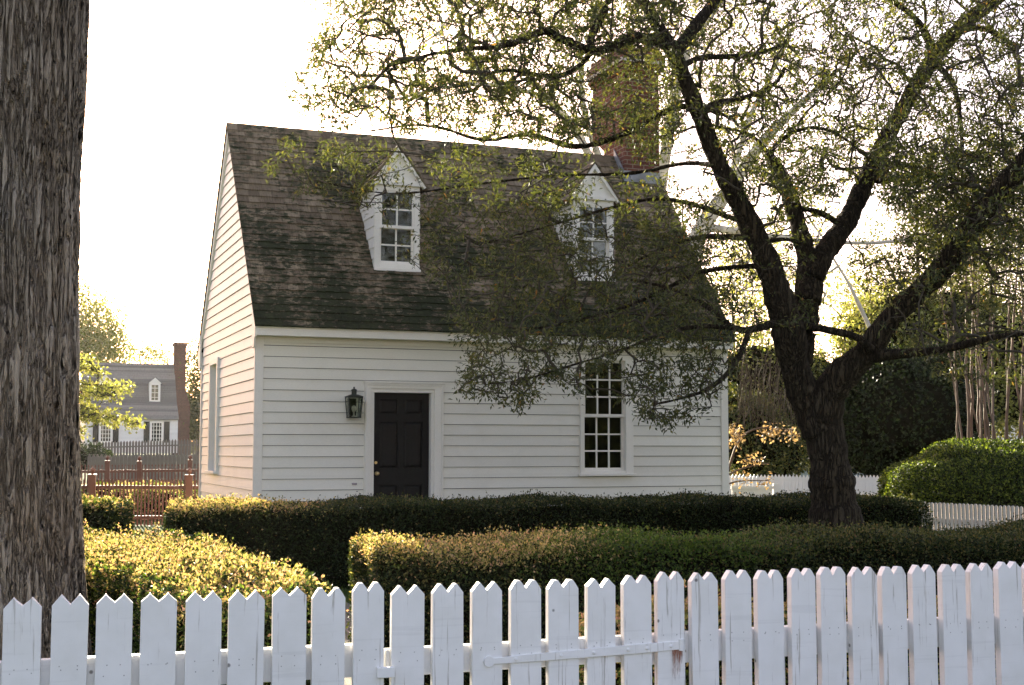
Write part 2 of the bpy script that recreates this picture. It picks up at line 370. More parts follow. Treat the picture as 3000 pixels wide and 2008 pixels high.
# cornice: crown, fascia, soffit, frieze
mb = MB(); zf = 3.03
prof = [(-.17, zf), (-.205, zf), (-.205, zf+.10), (-.225, zf+.105), (-.25, zf+.16), (-.25, zf+.175), (-.02, zf+.175+.2), (-.02, zf+.0)]
mb.prism([(-.04, g, z) for g, z in [(-.205, zf), (-.205, zf+.10), (-.222, zf+.104), (-.232, zf+.118), (-.03, zf+.118), (-.03, zf)]], (HL+.08, 0, 0))
mb.build('front_cornice', M['trim'], cot)
mb = MB(); mb.box(.091, HL-.091, -.040, 0, 2.95, zf-.002); mb.build('frieze', M['siding'], cot)
mb = MB(); mb.prism([(-.04, HW-g, z) for g, z in [(-.205, zf), (-.205, zf+.10), (-.232, zf+.118), (-.03, zf+.118), (-.03, zf)]], (HL+.08, 0, 0)); mb.build('rear_cornice', M['trim'], cot)
for y0, y1, sg in ((-.19, .03, 1), (HW-.03, HW+.19, -1)):   # end boards closing the cornice
    mb = MB(); e = -.19 if sg > 0 else HW+.19; i = .05 if sg > 0 else HW-.05
    pr = [(-.062, e, zf+.13), (-.062, e, zf-.02), (-.062, e+sg*.05, zf-.03), (-.062, e+sg*.09, zf-.15), (-.062, i, zf-.16), (-.062, i, zf+.40)]
    mb.prism(pr, (.028, 0, 0)); mb.build('cornice_end', M['trim'], cot)
def rake(s0, s1):
    for sg in (0, 1):
        b = MB(); P = []
        for g, dz in ((-.2, -.005), (HW/2, -.005), (HW/2, -.16), (-.02, -.16+.0)):
            z = ZE+SL*(g+.2)+dz; P.append((s0, g if sg == 0 else HW-g, z))
        b.prism(P, (s1-s0, 0, 0)); b.build('rake_board', M['trim'], cot)
rake(-.045, -.0); rake(HL+.0, HL+.045)
# roof: sheathing plus individual shingles
def shingle_plane(mb, p0, du, dv, nU, nV, courses, wmean, nrm, clip=None, thick=.011, reveal=.0):
    """p0 corner at eave; du, dv unit vectors along eave and up the slope; nU, nV lengths"""
    p0, du, dv, nrm = [np.array(a, float) for a in (p0, du, dv, nrm)]
    st = nV/courses
    for r in range(courses):
        u = -random.random()*wmean; v0 = r*st; 
        while u < nU:
            wd = wmean*random.uniform(.65, 1.4); a, b = max(0, u)+.0015, min(nU, u+wd)-.0015; u += wd
            if b-a < .02: continue
            if clip and not clip((a+b)/2, v0+st*.5): continue
            j = random.uniform(-.008, .006); lift = thick*random.uniform(.8, 1.7)
            vb, vt = v0+j, v0+st*1.35
            vt = min(vt, nV)
            q = [p0+du*a+dv*vb+nrm*.004, p0+du*b+dv*vb+nrm*.004, p0+du*b+dv*vt+nrm*.001, p0+du*a+dv*vt+nrm*.001]
            t = [p0+du*a+dv*vb+nrm*(lift+.012), p0+du*b+dv*vb+nrm*(lift+.012), p0+du*b+dv*vt+nrm*.004, p0+du*a+dv*vt+nrm*.004]
            mb.hexa(q+t)
sl_len = math.hypot(HW/2+.24, (HW/2+.24)*SL); cdv = np.array([0, 1, SL])/math.hypot(1, SL); cn = np.array([0, -SL, 1])/math.hypot(1, SL)
mb = MB(); zz = ZE-SL*.04
mb.poly([(-.07, -.24, zz), (HL+.07, -.24, zz), (HL+.07, HW/2, ZR), (-.07, HW/2, ZR)])
mb.poly([(-.07, HW+.24, zz), (-.07, HW/2, ZR), (HL+.07, HW/2, ZR), (HL+.07, HW+.24, zz)])
# dormer placement from measured corners
p = hroof(1228, 795); GD = p[1]; DZB = p[2]
d1r = p[0]; d1l = hs(1097, 790, GD)[0]; dzr = hs(1228, 545, GD)[1]; dpx, dpz = hs(1167, 430, GD)
d2c = hs(1358*1.2804, 375*1.2804, GD)[0]; DWD = (d1r-d1l); d1c = (d1l+d1r)/2
print('door', dx0, dx1, dzt, 'frame', fx0, fx1, fzt, 'win', wx0, wx1, wzb, wzt, 'gable win', gg0, gg1, gz0, gz1)
print('dormer', GD, DZB, d1l, d1r, dzr, dpx, dpz, d2c)
dcs = (d1c, d2c)
def clipf(u, v):
    s = u-.07; g = -.24+v*cdv[1]; z = zz+v*cdv[2]
    for c in dcs:
        if abs(s-c) < DWD/2-.01 and GD+.03 < g < GD+1.25: return False
    return True
shingle_plane(mb, (-.07, -.24, zz), (1, 0, 0), cdv, HL+.14, sl_len, 31, .125, cn, clipf)
shingle_plane(mb, (HL+.07, HW+.24, zz), (-1, 0, 0), cdv*np.array([1, -1, 1]), HL+.14, sl_len, 30, .16, cn*np.array([1, -1, 1]))
u = -.07
while u < HL+.05:     # ridge caps
    b = min(u+random.uniform(.16, .24), HL+.07)
    for sg in (-1, 1):
        e = .11*sg; y0, y1 = (HW/2+e, HW/2) if sg < 0 else (HW/2, HW/2+e)
        za, zb_ = (ZR-.11*SL+.028, ZR+.034) if sg < 0 else (ZR+.034, ZR-.11*SL+.028)
        l = random.uniform(0, .006)
        mb.hexa([(u, y0, za-.012), (b-.002, y0, za-.012), (b-.002, y1, zb_-.012), (u, y1, zb_-.012), (u, y0, za+l), (b-.002, y0, za+l), (b-.002, y1, zb_+l), (u, y1, zb_+l)])
    u = b
roof = mb.build('roof', M['shingle'], cot)
# ---- door
mb = MB()
def dz(y): return hs(1170, y)[1]
xs = [dx0, dx0+.10, (dx0+dx1)/2-.045, (dx0+dx1)/2+.045, dx1-.10, dx1]
rows = [(dzt-.085, dz(1213)), (dz(1236), dz(1372)), (dz(1421), SILL+.22)]
DY = .06
def slab(x0, x1, z0, z1, y): mb.box(x0, x1, y, y+.04, z0, z1)
zc = [dzt]
for a, b in rows: zc += [a, b]
zc.append(SILL)
slab(xs[0]+.002, xs[1], SILL, dzt-.002, DY); slab(xs[4], xs[5]-.002, SILL, dzt-.002, DY)
for i in range(0, len(zc), 2): slab(xs[1], xs[4], zc[i+1] if i+1 < len(zc) else SILL, zc[i]-.002 if i == 0 else zc[i], DY+.0005)
for a, b in rows: slab(xs[2], xs[3], b, a, DY+.001)
for (x0, x1) in ((xs[1], xs[2]), (xs[3], xs[4])):
    for a, b in rows:      # raised and fielded panels
        mb.box(x0, x1, DY+.022, DY+.038, b, a)
        i = .035
        mb.hexa([(x0+.008, DY+.022, b+.008), (x1-.008, DY+.022, b+.008), (x1-.008, DY+.022, a-.008), (x0+.008, DY+.022, a-.008),
                 (x0+i, DY+.008, b+i), (x1-i, DY+.008, b+i), (x1-i, DY+.008, a-i), (x0+i, DY+.008, a-i)])
door = mb.build('door', M['door'], cot)
kx, kz = hs(1103, 1388); lx, lz = hs(1099, 1356)
mb = MB(); mb.tube([(kx+.02, DY-.002, kz), (kx+.02, DY-.03, kz)], .012, 8); mb.lathe((0, 0, 0), [(.001, 0)], 3)
mb = MB(); pf = [(.010, 0), (.010, -.03), (.022, -.036), (.027, -.05), (.022, -.064), (.008, -.07)]
for i in range(1):
    mb.tube([(kx+.02, DY+o, kz) for r, o in pf], [r for r, o in pf], 12)
mb.tube([(kx+.02, DY-.001, kz), (kx+.02, DY-.007, kz)], .03, 14)
mb.build('door_knob', M['brass'], door, smooth=True)
mb = MB(); mb.tube([(lx+.025, DY-.001, lz), (lx+.025, DY-.012, lz)], .02, 14); mb.build('lock', M['brass'], door)
mb = MB()
# architrave: outer band, inner band, jamb reveal
mb.box(fx0, dx0-.045, -.055, 0, .12, fzt-.07); mb.box(dx1+.045, fx1, -.055, 0, .12, fzt-.07); mb.box(fx0, fx1, -.055, 0, fzt-.07, fzt)
mb.box(fx0-.015, fx1+.015, -.075, 0, fzt, fzt+.025)
mb.box(fx0+.012, fx0+.035, -.068, -.0552, .12, fzt-.03); mb.box(fx1-.035, fx1-.012, -.068, -.0552, .12, fzt-.03); mb.box(fx0+.012, fx1-.012, -.068, -.0552, fzt-.03, fzt-.008)
mb.box(dx0-.045, dx0, -.035, .10, .12, dzt); mb.box(dx1, dx1+.045, -.035, .10, .12, dzt); mb.box(dx0-.045, dx1+.045, -.035, .10, dzt, fzt-.07)
mb.build('door_frame', M['trim'], cot, bevel=.004)
mb = MB(); mb.box(dx0, dx1, -.05, .1, .121, SILL-.001); mb.build('door_sill', M['trim'], cot)
mb = MB(); mb.box(fx0-.2, fx1+.2, -1.0, -.06, -.1, .115); mb.build('door_step', M['brick'], cot)
# ---- windows
def window(par, x0, x1, z0, z1, y, cols, rows_, zm=None, recess=.05, tr=.055, name='window'):
    """double-hung sash in plane g=y facing -g; x0..z1 = daylight size incl. sash"""
    W_ = MB(); st = .035
    def sash(za, zb, yy, nr):
        b = W_
        b.box(x0, x0+st, yy, yy+.035, za, zb); b.box(x1-st, x1, yy, yy+.035, za, zb); b.box(x0+st, x1-st, yy+.001, yy+.034, za, za+st+.01); b.box(x0+st, x1-st, yy+.001, yy+.034, zb-st, zb)
        gx0_, gx1_, ga, gb = x0+st, x1-st, za+st+.01, zb-st
        for i in range(1, cols): c = gx0_+(gx1_-gx0_)*i/cols; b.box(c-.011, c+.011, yy+.004, yy+.030, ga, gb)
        for i in range(1, nr): c = ga+(gb-ga)*i/nr; b.box(gx0_, gx1_, yy+.006, yy+.028, c-.011, c+.011)
        return gx0_, gx1_, ga, gb
    if zm is None: zm = (z0+z1)/2
    g1 = sash(z0, zm+.015, y+recess+.04, rows_//2); g2 = sash(zm-.015, z1, y+recess, rows_-rows_//2)
    o = W_.build(name, M['trim'], par)
    G = MB()
    for (a, b, c, d), yy in ((g1, y+recess+.058), (g2, y+recess+.018)):
        G.box(a, b, yy, yy+.003, c, d)
    G.build('pane', M['glass'], o)
    return o
wf = window(cot, gx0-.02, gx1+.03, gzb-.02, gzt+.03, 0.0, 3, 6, gzm, recess=.0)
mb = MB()
mb.box(wx0, gx0-.02, -.05, .08, wzb, wzt); mb.box(gx1+.03, wx1, -.05, .08, wzb, wzt); mb.box(gx0-.02, gx1+.03, -.049, .08, gzt+.03, wzt)
mb.box(wx0-.03, wx1+.03, -.085, .079, wzb-.035, wzb); mb.box(gx0-.02, gx1+.03, -.03, .08, wzb, gzb-.02)
mb.build('frame', M['trim'], wf, bevel=.003)
# gable window (plane s = 0): frame, sash with a few bars, sill
mb = MB()
a0, a1 = gg0+.10, gg1-.10
mb.box(-.05, .10, gg0, a0, gz0+.04, gz1); mb.box(-.05, .10, a1, gg1, gz0+.04, gz1); mb.box(-.049, .10, a0, a1, gz1-.09, gz1); mb.box(-.085, .09, gg0-.02, gg1+.02, gz0, gz0+.04)
gw = mb.build('window', M['trim'], cot, bevel=.003)
mb = MB()
for c in np.linspace(a0, a1, 4): mb.box(.05, .08, c-.015, c+.015, gz0+.04, gz1-.09)
for i, c in enumerate(np.linspace(gz0+.06, gz1-.1, 7)): mb.box(.052, .078, a0, a1, c-.014-(.01 if i == 3 else 0), c+.014)
mb.build('sash', M['trim'], gw)
mb = MB(); mb.box(.064, .067, a0, a1, gz0+.05, gz1-.09); mb.build('pane', M['glass'], gw)
# ---- dormers
for c in dcs:
    d = bpy.data.objects.new('dormer', None); COL.objects.link(d); d.parent = cot
    hw = DWD/2; rz = dpz; ez = dzr
    def rg(z): return (z-ZE)/SL-.2       # where the main slope reaches height z
    mb = MB()     # front frame with opening + cheeks
    ox0, ox1, oz0, oz1 = c-hw+.075, c+hw-.075, DZB+.09, ez-.10
    mb.box(c-hw, ox0, GD, GD+.05, DZB, ez); mb.box(ox1, c+hw, GD, GD+.05, DZB, ez)
    mb.box(ox0, ox1, GD+.001, GD+.05, DZB, oz0); mb.box(ox0, ox1, GD+.001, GD+.05, oz1, ez)
    mb.box(c-hw-.015, c+hw+.015, GD-.04, GD+.02, DZB-.03, DZB+.02)
    mb.build('dormer_front', M['trim'], d, bevel=.002)
    mb = MB()
    n = 8
    for sg in (-1, 1):
        for k in range(n):
            za, zb_ = DZB+(ez-DZB)*k/n, DZB+(ez-DZB)*(k+1)/n
            x = c+sg*hw; o1 = sg*.016; o2 = sg*.003
            P = [(x, GD+.01, za), (x, rg(za)+.02, za), (x+o1, rg(za)+.02, za), (x+o1, GD+.01, za), (x, GD+.01, zb_), (x, rg(zb_)+.02, zb_), (x+o2, rg(zb_)+.02, zb_), (x+o2, GD+.01, zb_)]
            mb.hexa(P if sg > 0 else P)
    mb.build('dormer_cheek', M['siding'], d)
    w2 = window(d, ox0, ox1, oz0, oz1, GD, 2, 4, recess=.01)
    mb = MB(); mb.box(ox0, ox1, GD+.16, GD+.17, oz0, oz1); mb.build('attic_dark', M['dark_room'], d)  # near-black panel painted as the unlit attic
    # pediment
    mb = MB(); mb.prism([(c-hw-.02, GD-.005, ez), (c+hw+.02, GD-.005, ez), (c, GD-.005, rz-.05)], (0, .05, 0))
    mb.box(c-hw-.05, c+hw+.05, GD-.045, GD+.02, ez-.02, ez+.03)
    ds = (rz-ez)/(hw+.09); 
    for sg in (-1, 1):
        e = c+sg*(hw+.09)
        mb.prism([(e, GD-.06, ez-.03), (c, GD-.06, rz-.02), (c, GD-.06, rz-.10), (c+sg*(hw+.055), GD-.06, ez-.05)], (0, .075, 0))
    mb.build('pediment', M['trim'], d)
    mb = MB()
    yb = rg(rz)+.05; sp = math.hypot(hw+.11, (hw+.11)*ds)
    for sg in (-1, 1):
        ex = c+sg*(hw+.11); ezz = ez-.03-.02*ds
        gy = rg(ezz)+.05
        mb.prism([(ex, GD-.07, ezz), (ex, gy, ezz), (c, yb, rz+.012), (c, GD-.07, rz+.012)], (0, 0, -.015))
        dv = np.array([-sg*(hw+.11), 0, rz+.012-ezz]); ll = np.linalg.norm(dv); dv /= ll
        nr = np.array([sg*dv[2], 0, abs(dv[0])]); 
        shingle_plane(mb, (ex, GD-.07, ezz+.002), (0, 1, 0), dv, yb-GD+.07, ll, 5, .13, nr, (lambda u, v, g0=GD-.07, e0=ezz, d2=dv[2]: g0+u < rg(e0+v*d2)+.07))
    mb.build('dormer_roof', M['shingle'], d)
# ---- chimney at the right end
pc = hroof(1430*1.2804, 417*1.2804); cs0 = pc[0]; cg0 = pc[1]; cs1 = HL-.0; cg1 = cg0+.84
ctop = hs(1475*1.2804, 108*1.2804, cg0)[1]
print('chimney', cs0, cs1, cg0, ctop)
mb = MB(); zb0 = 4.6
capz = ctop-.46
zs_ = 6.72; cgu = cg0+1.30
mb.box(cs0, cs1, cg0, cg1, zb0, zs_)
mb.hexa([(cs0, cg0, zs_+.001), (cs1, cg0, zs_+.001), (cs1, cg1, zs_+.001), (cs0, cg1, zs_+.001), (cs0, cg0, zs_+.30), (cs1, cg0, zs_+.30), (cs1, cgu, zs_+.30), (cs0, cgu, zs_+.30)])
cg1 = cgu
mb.box(cs0, cs1, cg0, cg1, zs_+.301, capz)
for i, (o, a, b) in enumerate(((.03, 0, .075), (.06, .075, .15), (.085, .15, .30), (.05, .30, .38), (.02, .38, .46))):
    mb.box(cs0-o, cs1+o, cg0-o, cg1+o, capz+a, capz+b)
ch = mb.build('chimney', M['brick'], cot, bevel=.004)
mb = MB()
mb.box(cs0-.02, cs1+.0, cg0-.015, cg0+.05, ZE+SL*(cg0+.2)-.1, ZE+SL*(cg0+.2)+.20)
mb.prism([(cs0-.018, cg0-.01, ZE+SL*(cg0+.2)+.17), (cs0-.018, HW/2, ZR+.16), (cs0-.018, HW/2, ZR-.1), (cs0-.018, cg0-.01, ZE+SL*(cg0+.2)-.2)], (.03, 0, 0))
mb.build('flashing', M['flash'], ch)
mb = MB(); mb.box(cs0-.045, cs1+.045, cg0-.045, cg0+.2, capz+.151, capz+.20)
mb = MB(); mb.box(cs0-.09, cs1+.09, cg0-.09, cg1+.09, capz+.155, capz+.215); mb.build('mortar_band', mat_plain('lime_mortar', (.42, .38, .34), .9), ch)
# small plaque by the door
px_, pz_ = hs(1037, 1418)
mb = MB(); mb.box(px_-.035, px_+.035, -.032, -.018, pz_-.013, pz_+.013); mb.build('small_plate', M['plaque'], cot, bevel=.002)
# ---- wall lantern (own thing)
def lanternf():
    x, zt = hs(1029, 1164); _, zb_ = hs(1029, 1226)
    H_ = zt-zb_
    wx = X0+x*CA; wy = 18+x*SA
    t = thing('wall_lantern', 'dark green metal and glass wall lantern mounted left of the black door', 'lantern', (wx, wy, zb_), A)
    a0, a1 = .078, .098; y0 = -.045
    b = MB()
    def cor(sx, sy, f, z): r = a0+(a1-a0)*f; return np.array([sx*r, y0-.11+sy*r, z])
    for sx in (-1, 1):
        for sy in (-1, 1): b.tube([cor(sx, sy, 0, .012), cor(sx, sy, 1, H_-.008)], .007, 4)
    for f, z in ((0, 0), (1, H_-.012)):
        r = a0+(a1-a0)*f+.006; b.box(-r, r, y0-.11-r, y0-.11+r, z, z+.014)
    b.box(-.06, .06, y0+.0, y0+.028, .02, H_-.02); b.box(-.012, .012, y0-.03, y0+.0, H_*.5, H_*.5+.02)
    b.build('lantern_frame', M['bronze'], t)
    b = MB(); r = a1+.012
    b.hexa([(-r, y0-.11-r, H_+.002), (r, y0-.11-r, H_+.002), (r, y0-.11+r, H_+.002), (-r, y0-.11+r, H_+.002),
            (-.045, y0-.155, H_+.03), (.045, y0-.155, H_+.03), (.045, y0-.065, H_+.03), (-.045, y0-.065, H_+.03)])
    b.lathe((0, y0-.11, H_+.03), [(.036, 0), (.036, .055), (.043, .056), (.04, .066), (.02, .078), (.01, .082), (.013, .095), (.004, .108)], 12)
    b.build('lantern_cap', M['bronze'], t)
    b = MB()
    for k in range(4):
        c4 = [(-1, -1), (1, -1), (1, 1), (-1, 1)]; p, q = c4[k], c4[(k+1) % 4]
        b.poly([cor(*p, 0, .014), cor(*q, 0, .014), cor(*q, 1, H_-.012), cor(*p, 1, H_-.012)])
    b.build('lantern_glass', M['lglass'], t)
    b = MB(); b.lathe((0, y0-.11, .014), [(.03, 0), (.03, .015), (.012, .02), (.012, .07), (.02, .075), (.034, .11), (.03, .14), (.012, .16)], 12)
    b.build('bulb', M['bulb'], t, smooth=True)
lanternf()
# ------------------------------------------------------------------ vegetation
def inpoly(P, poly):
    x, y = P[:, 0], P[:, 1]; ins = np.zeros(len(P), bool); n = len(poly)
    for i in range(n):
        x0, y0 = poly[i]; x1, y1 = poly[(i+1) % n]
        c = ((y0 > y) != (y1 > y)) & (x < (x1-x0)*(y-y0)/(y1-y0+1e-12)+x0); ins ^= c
    return ins
def sample_poly(poly, n, rng=RNG):
    poly = np.array(poly, float); lo, hi = poly.min(0), poly.max(0); out = []
    while sum(map(len, out)) < n:
        P = lo+rng.random((n*2, 2))*(hi-lo); out.append(P[inpoly(P, poly)])
    return np.concatenate(out)[:n]
def rdir(n, rng=RNG): return unit(rng.normal(size=(n, 3)))
M['core'] = mat_plain('hedge_twigs', (.010, .009, .005), .95, 25, .5, .5, spec=0)
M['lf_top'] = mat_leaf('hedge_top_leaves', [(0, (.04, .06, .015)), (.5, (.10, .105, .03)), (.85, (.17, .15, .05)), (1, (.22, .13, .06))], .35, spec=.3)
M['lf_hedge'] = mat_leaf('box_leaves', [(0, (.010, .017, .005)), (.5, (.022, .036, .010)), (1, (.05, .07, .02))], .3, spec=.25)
M['lf_gold'] = mat_leaf('young_and_sunlit_leaves', [(0, (.10, .14, .03)), (.3, (.36, .35, .10)), (.65, (.66, .52, .20)), (.88, (.70, .47, .27)), (1, (.62, .34, .24))], .45, tint=(1.1, 1.0, .7))
M['lf_fresh'] = mat_leaf('fresh_green_leaves', [(0, (.05, .09, .015)), (.6, (.09, .15, .02)), (1, (.16, .22, .04))], .45)
M['lf_ball'] = mat_leaf('bright_boxwood_leaves', [(0, (.018, .035, .005)), (.5, (.075, .11, .012)), (1, (.25, .29, .05))], .4, tint=(1.25, 1.3, .4))
M['lf_oak'] = mat_leaf('oak_leaves', [(0, (.036, .048, .023)), (.45, (.068, .084, .040)), (.8, (.112, .124, .054)), (.985, (.18, .18, .06)), (1, (.30, .14, .06))], .42, .55, .35, tint=(1.35, 1.3, .45))
M['lf_yel'] = mat_leaf('spring_leaves', [(0, (.16, .19, .05)), (.5, (.30, .32, .09)), (1, (.46, .44, .18))], .5, tint=(1.15, 1.1, .6))
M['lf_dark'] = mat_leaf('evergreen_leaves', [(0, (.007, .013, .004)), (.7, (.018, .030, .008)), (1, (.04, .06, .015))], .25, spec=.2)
M['lf_olive'] = mat_leaf('olive_leaves', [(0, (.05, .06, .015)), (.6, (.10, .11, .025)), (1, (.17, .16, .05))], .45)
M['lf_orange'] = mat_leaf('orange_leaves', [(0, (.30, .19, .08)), (1, (.48, .34, .17))], .4, tint=(1.1, 1.05, .8))
M['bark_near'] = mat_bark('furrowed_bark', (.13, .105, .082), (.34, .29, .235), (.45, .405, .35), 26, 2.3, .018, disp=.022)
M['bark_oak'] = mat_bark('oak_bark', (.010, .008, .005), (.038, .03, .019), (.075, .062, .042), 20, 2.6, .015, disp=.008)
M['twig'] = mat_plain('twig_bark', (.06, .05, .035), .9, 20, .3, .3)
M['palebark'] = mat_plain('pale_smooth_bark', (.42, .40, .35), .8, 2.5, .35, .3)
M['tanbark'] = mat_plain('tan_smooth_bark', (.14, .09, .058), .7, 5, .35, .3)
M['vine'] = mat_plain('dry_vine', (.075, .057, .036), .9, 6, .3, .2)

def hedge(name, label, poly, z0, z1, leaf=(.026, .015), top=1500, side=1500, topmats=('lf_gold',), sidemats=('lf_hedge',),
          sidemix=.25, rnd=.06, zone=None, group=None, bumpy=.03, seed=1, sidez=0.0, sun_gold=None, cat='hedge', shoots=.06):
    rng = np.random.default_rng(seed); poly = np.array(poly, float)
    ar = 0.5*np.sum(poly[:, 0]*np.roll(poly[:, 1], -1)-np.roll(poly[:, 0], -1)*poly[:, 1])
    if ar < 0: poly = poly[::-1]; ar = -ar
    c = poly.mean(0); n = len(poly); mats = ['core']+list(dict.fromkeys(list(topmats)+list(sidemats)+([zone[1]] if zone else [])+(['lf_gold'] if sun_gold else [])))
    def z_un(x, y): return bumpy*(np.sin(x*3.1+y*1.7+seed)+.6*np.sin(x*7.3-y*5.1)+.5*np.sin(x*13+y*11+seed*2))
    # core
    def inset(poly, d):
        out = []
        for i in range(n):
            p0, p1, p2 = poly[i-1], poly[i], poly[(i+1) % n]
            a = unit(p1-p0); b = unit(p2-p1); na = np.array([-a[1], a[0]]); nb = np.array([-b[1], b[0]])
            k = na+nb; k = k/(np.linalg.norm(k)+1e-9); out.append(p1+k*d/max(.35, float(k@na)))
        return np.array(out)
    q = inset(poly, .07); q2 = inset(poly, .13); b = MB()
    for i in range(n):
        j = (i+1) % n
        b.poly([(*q[i], z0-.1), (*q[j], z0-.1), (*q[j], z1-.16), (*q[i], z1-.16)]); b.poly([(*q[i], z1-.16), (*q[j], z1-.16), (*q2[j], z1-.085), (*q2[i], z1-.085)])
    b.poly([(*p, z1-.085) for p in q2])
    Vc = np.array(b.v)
    parts = []
    # top leaves
    nt_ = int(ar*top); P2 = sample_poly(poly, nt_, rng)
    ed = np.full(len(P2), 9.0)
    for i in range(n):
        p0, p1 = poly[i], poly[(i+1) % n]; t = unit(p1-p0); nn = np.array([-t[1], t[0]]); ed = np.minimum(ed, (P2-p0)@nn)
    zt = z1+z_un(P2[:, 0], P2[:, 1])-rnd*np.clip(1-ed/.12, 0, 1)**2*1.2-rng.random(nt_)**2*.07
    sh = rng.random(nt_) < shoots; zt = zt+np.where(sh, rng.random(nt_)*.06, 0)
    D = rdir(nt_, rng)*.9+np.array([0, 0, .75]); Nn = rdir(nt_, rng)*.8+np.array([0, 0, .6])
    P = np.column_stack([P2, zt]); L = leaf[0]*rng.uniform(.6, 1.35, nt_); W = leaf[1]*rng.uniform(.7, 1.3, nt_)
    V, Fq = leafquads(P, D, Nn, L, W)
    ti = np.array([mats.index(t) for t in topmats])[rng.integers(0, len(topmats), nt_)]
    if zone:
        zm = zone[0](P[:, 0], P[:, 1])+rng.normal(0, .25, nt_) > 0; ti = np.where(zm & (rng.random(nt_) < .8), mats.index(zone[1]), ti)
    if sun_gold:  # sunlight painted in: gold leaves over the darker top ones
        zm = sun_gold(P[:, 0], P[:, 1])+rng.normal(0, .2, nt_) > 0; ti = np.where(zm & (rng.random(nt_) < .8), mats.index('lf_gold'), ti)
    parts.append((V, Fq, ti))
    for i in range(n):
        p0, p1 = poly[i], poly[(i+1) % n]; t = p1-p0; ln = np.linalg.norm(t); t = t/ln; on = np.array([t[1], -t[0]])
        h = z1-z0-sidez; m_ = int(ln*h*side)
        if m_ < 5: continue
        u = rng.random(m_)*ln; zz_ = z0+sidez+rng.random(m_)*h
        dep = .05*np.sin(u*5+seed+zz_*4)+.03*np.sin(u*13+zz_*11)-.02-rng.random(m_)**2*.07-rnd*np.clip(1-(z1-zz_)/.12, 0, 1)**2
        P2 = p0+np.outer(u, t)+np.outer(dep*.6, on)
        P = np.column_stack([P2, zz_+.6*z_un(P2[:, 0], P2[:, 1])])
        o3 = np.array([*on, .25]); D = rdir(m_, rng)*.9+o3*.6; Nn = rdir(m_, rng)*.9+np.array([*on, .5])*.8
        L = leaf[0]*rng.uniform(.7, 1.5, m_); W = leaf[1]*rng.uniform(.8, 1.3, m_)
        V, Fq = leafquads(P, D, Nn, L, W)
        si = np.array([mats.index(t_) for t_ in sidemats])[rng.integers(0, len(sidemats), m_)]
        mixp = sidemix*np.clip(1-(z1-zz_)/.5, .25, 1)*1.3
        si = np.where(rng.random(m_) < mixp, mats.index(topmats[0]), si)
        if zone:
            zm = zone[0](P[:, 0], P[:, 1])+rng.normal(0, .3, m_) > .1; si = np.where(zm & (rng.random(m_) < .55*np.clip(1.2-(z1-zz_)/.55, 0, 1)), mats.index(zone[1]), si)
        if sun_gold:  # same sunlit gold colour along the upper edge of the sides
            zm = sun_gold(P[:, 0], P[:, 1])+rng.normal(0, .2, m_) > 0; si = np.where(zm & (rng.random(m_) < .6*np.clip(1-(z1-zz_)/.11, .04, 1)), mats.index('lf_gold'), si)
        parts.append((V, Fq, si))
    ns_ = int(ar*14)+int(4*sum(np.linalg.norm(poly[(i+1) % n]-poly[i]) for i in range(n)))
    P2 = sample_poly(poly, ns_, rng); z_ = z1+z_un(P2[:, 0], P2[:, 1])-.03; hh = rng.uniform(.03, .13, ns_); dd = unit(rng.normal(size=(ns_, 3))*.25+np.array([0, 0, 1])); B0 = np.column_stack([P2, z_])
    V, Fq = leafquads(B0, dd, rdir(ns_, rng), hh, np.full(ns_, .0035)); parts.append((V, Fq, 0))
    for k in range(7):
        f = rng.uniform(.3, 1.0, ns_); V, Fq = leafquads(B0+dd*(hh*f)[:, None], rdir(ns_, rng)+dd*.8, rdir(ns_, rng), np.full(ns_, leaf[0]*.9), np.full(ns_, leaf[1]*.9)); parts.append((V, Fq, mats.index(topmats[0])))
    V, Fq, mi = merge(parts)
    # add core faces (quads only -> triangulate the top fan as quads via centre)
    cf = [f for f in b.f if len(f) == 4]; top_f = b.f[-1]; cen = len(Vc); Vc = np.vstack([Vc, Vc[list(top_f)].mean(0)])
    for i in range(0, len(top_f)): cf.append((top_f[i], top_f[(i+1) % len(top_f)], cen, cen)) if False else None
    k = len(top_f); fq = [f for f in cf if f != top_f]
    for i in range(0, k, 2):
        fq.append((cen, top_f[i], top_f[(i+1) % k], top_f[(i+2) % k])) if i+1 < k else None
    Fc = np.array(fq)
    V2, F2, m2 = merge([(Vc, Fc, 0), (V, Fq, mi)])
    o = npmesh(name, V2, F2, [M[x] for x in mats], mi=m2)
    return props(o, label, cat, group)

DF = np.array([.970, .243])      # direction of the hedge rows and the front fence
PD = np.array([-SA, CA])         # direction of the path and the gable wall
def row(x0, y0, length, thick, d=DF):
    p = np.array([x0, y0]); nn = np.array([-d[1], d[0]]); return [p, p+d*length, p+d*length+nn*thick, p+nn*thick]
fl = at(1010, 1606, 8.3)
hedge('clipped_hedge', 'long clipped hedge right of the path, left end leaves coloured sunlit gold', row(-.87, 8.29, 6.8, 1.05), 0, .89, (.021, .012), 14000, 11000,
      ('lf_top', 'lf_top', 'lf_hedge'), ('lf_hedge', 'lf_dark', 'lf_hedge', 'lf_top'), .10, seed=3, sun_gold=lambda x, y: .45-x, shoots=.1, group='clipped hedges', zone=(lambda x, y: -np.abs(x-.95)+.75, 'lf_fresh'))
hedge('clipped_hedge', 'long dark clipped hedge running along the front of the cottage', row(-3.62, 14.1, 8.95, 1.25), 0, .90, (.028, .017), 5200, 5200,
      ('lf_top', 'lf_hedge', 'lf_hedge'), ('lf_dark', 'lf_hedge'), .06, seed=5, sun_gold=lambda x, y: -2.3-x, shoots=.1, group='clipped hedges')  # left end leaves coloured gold for the sun there
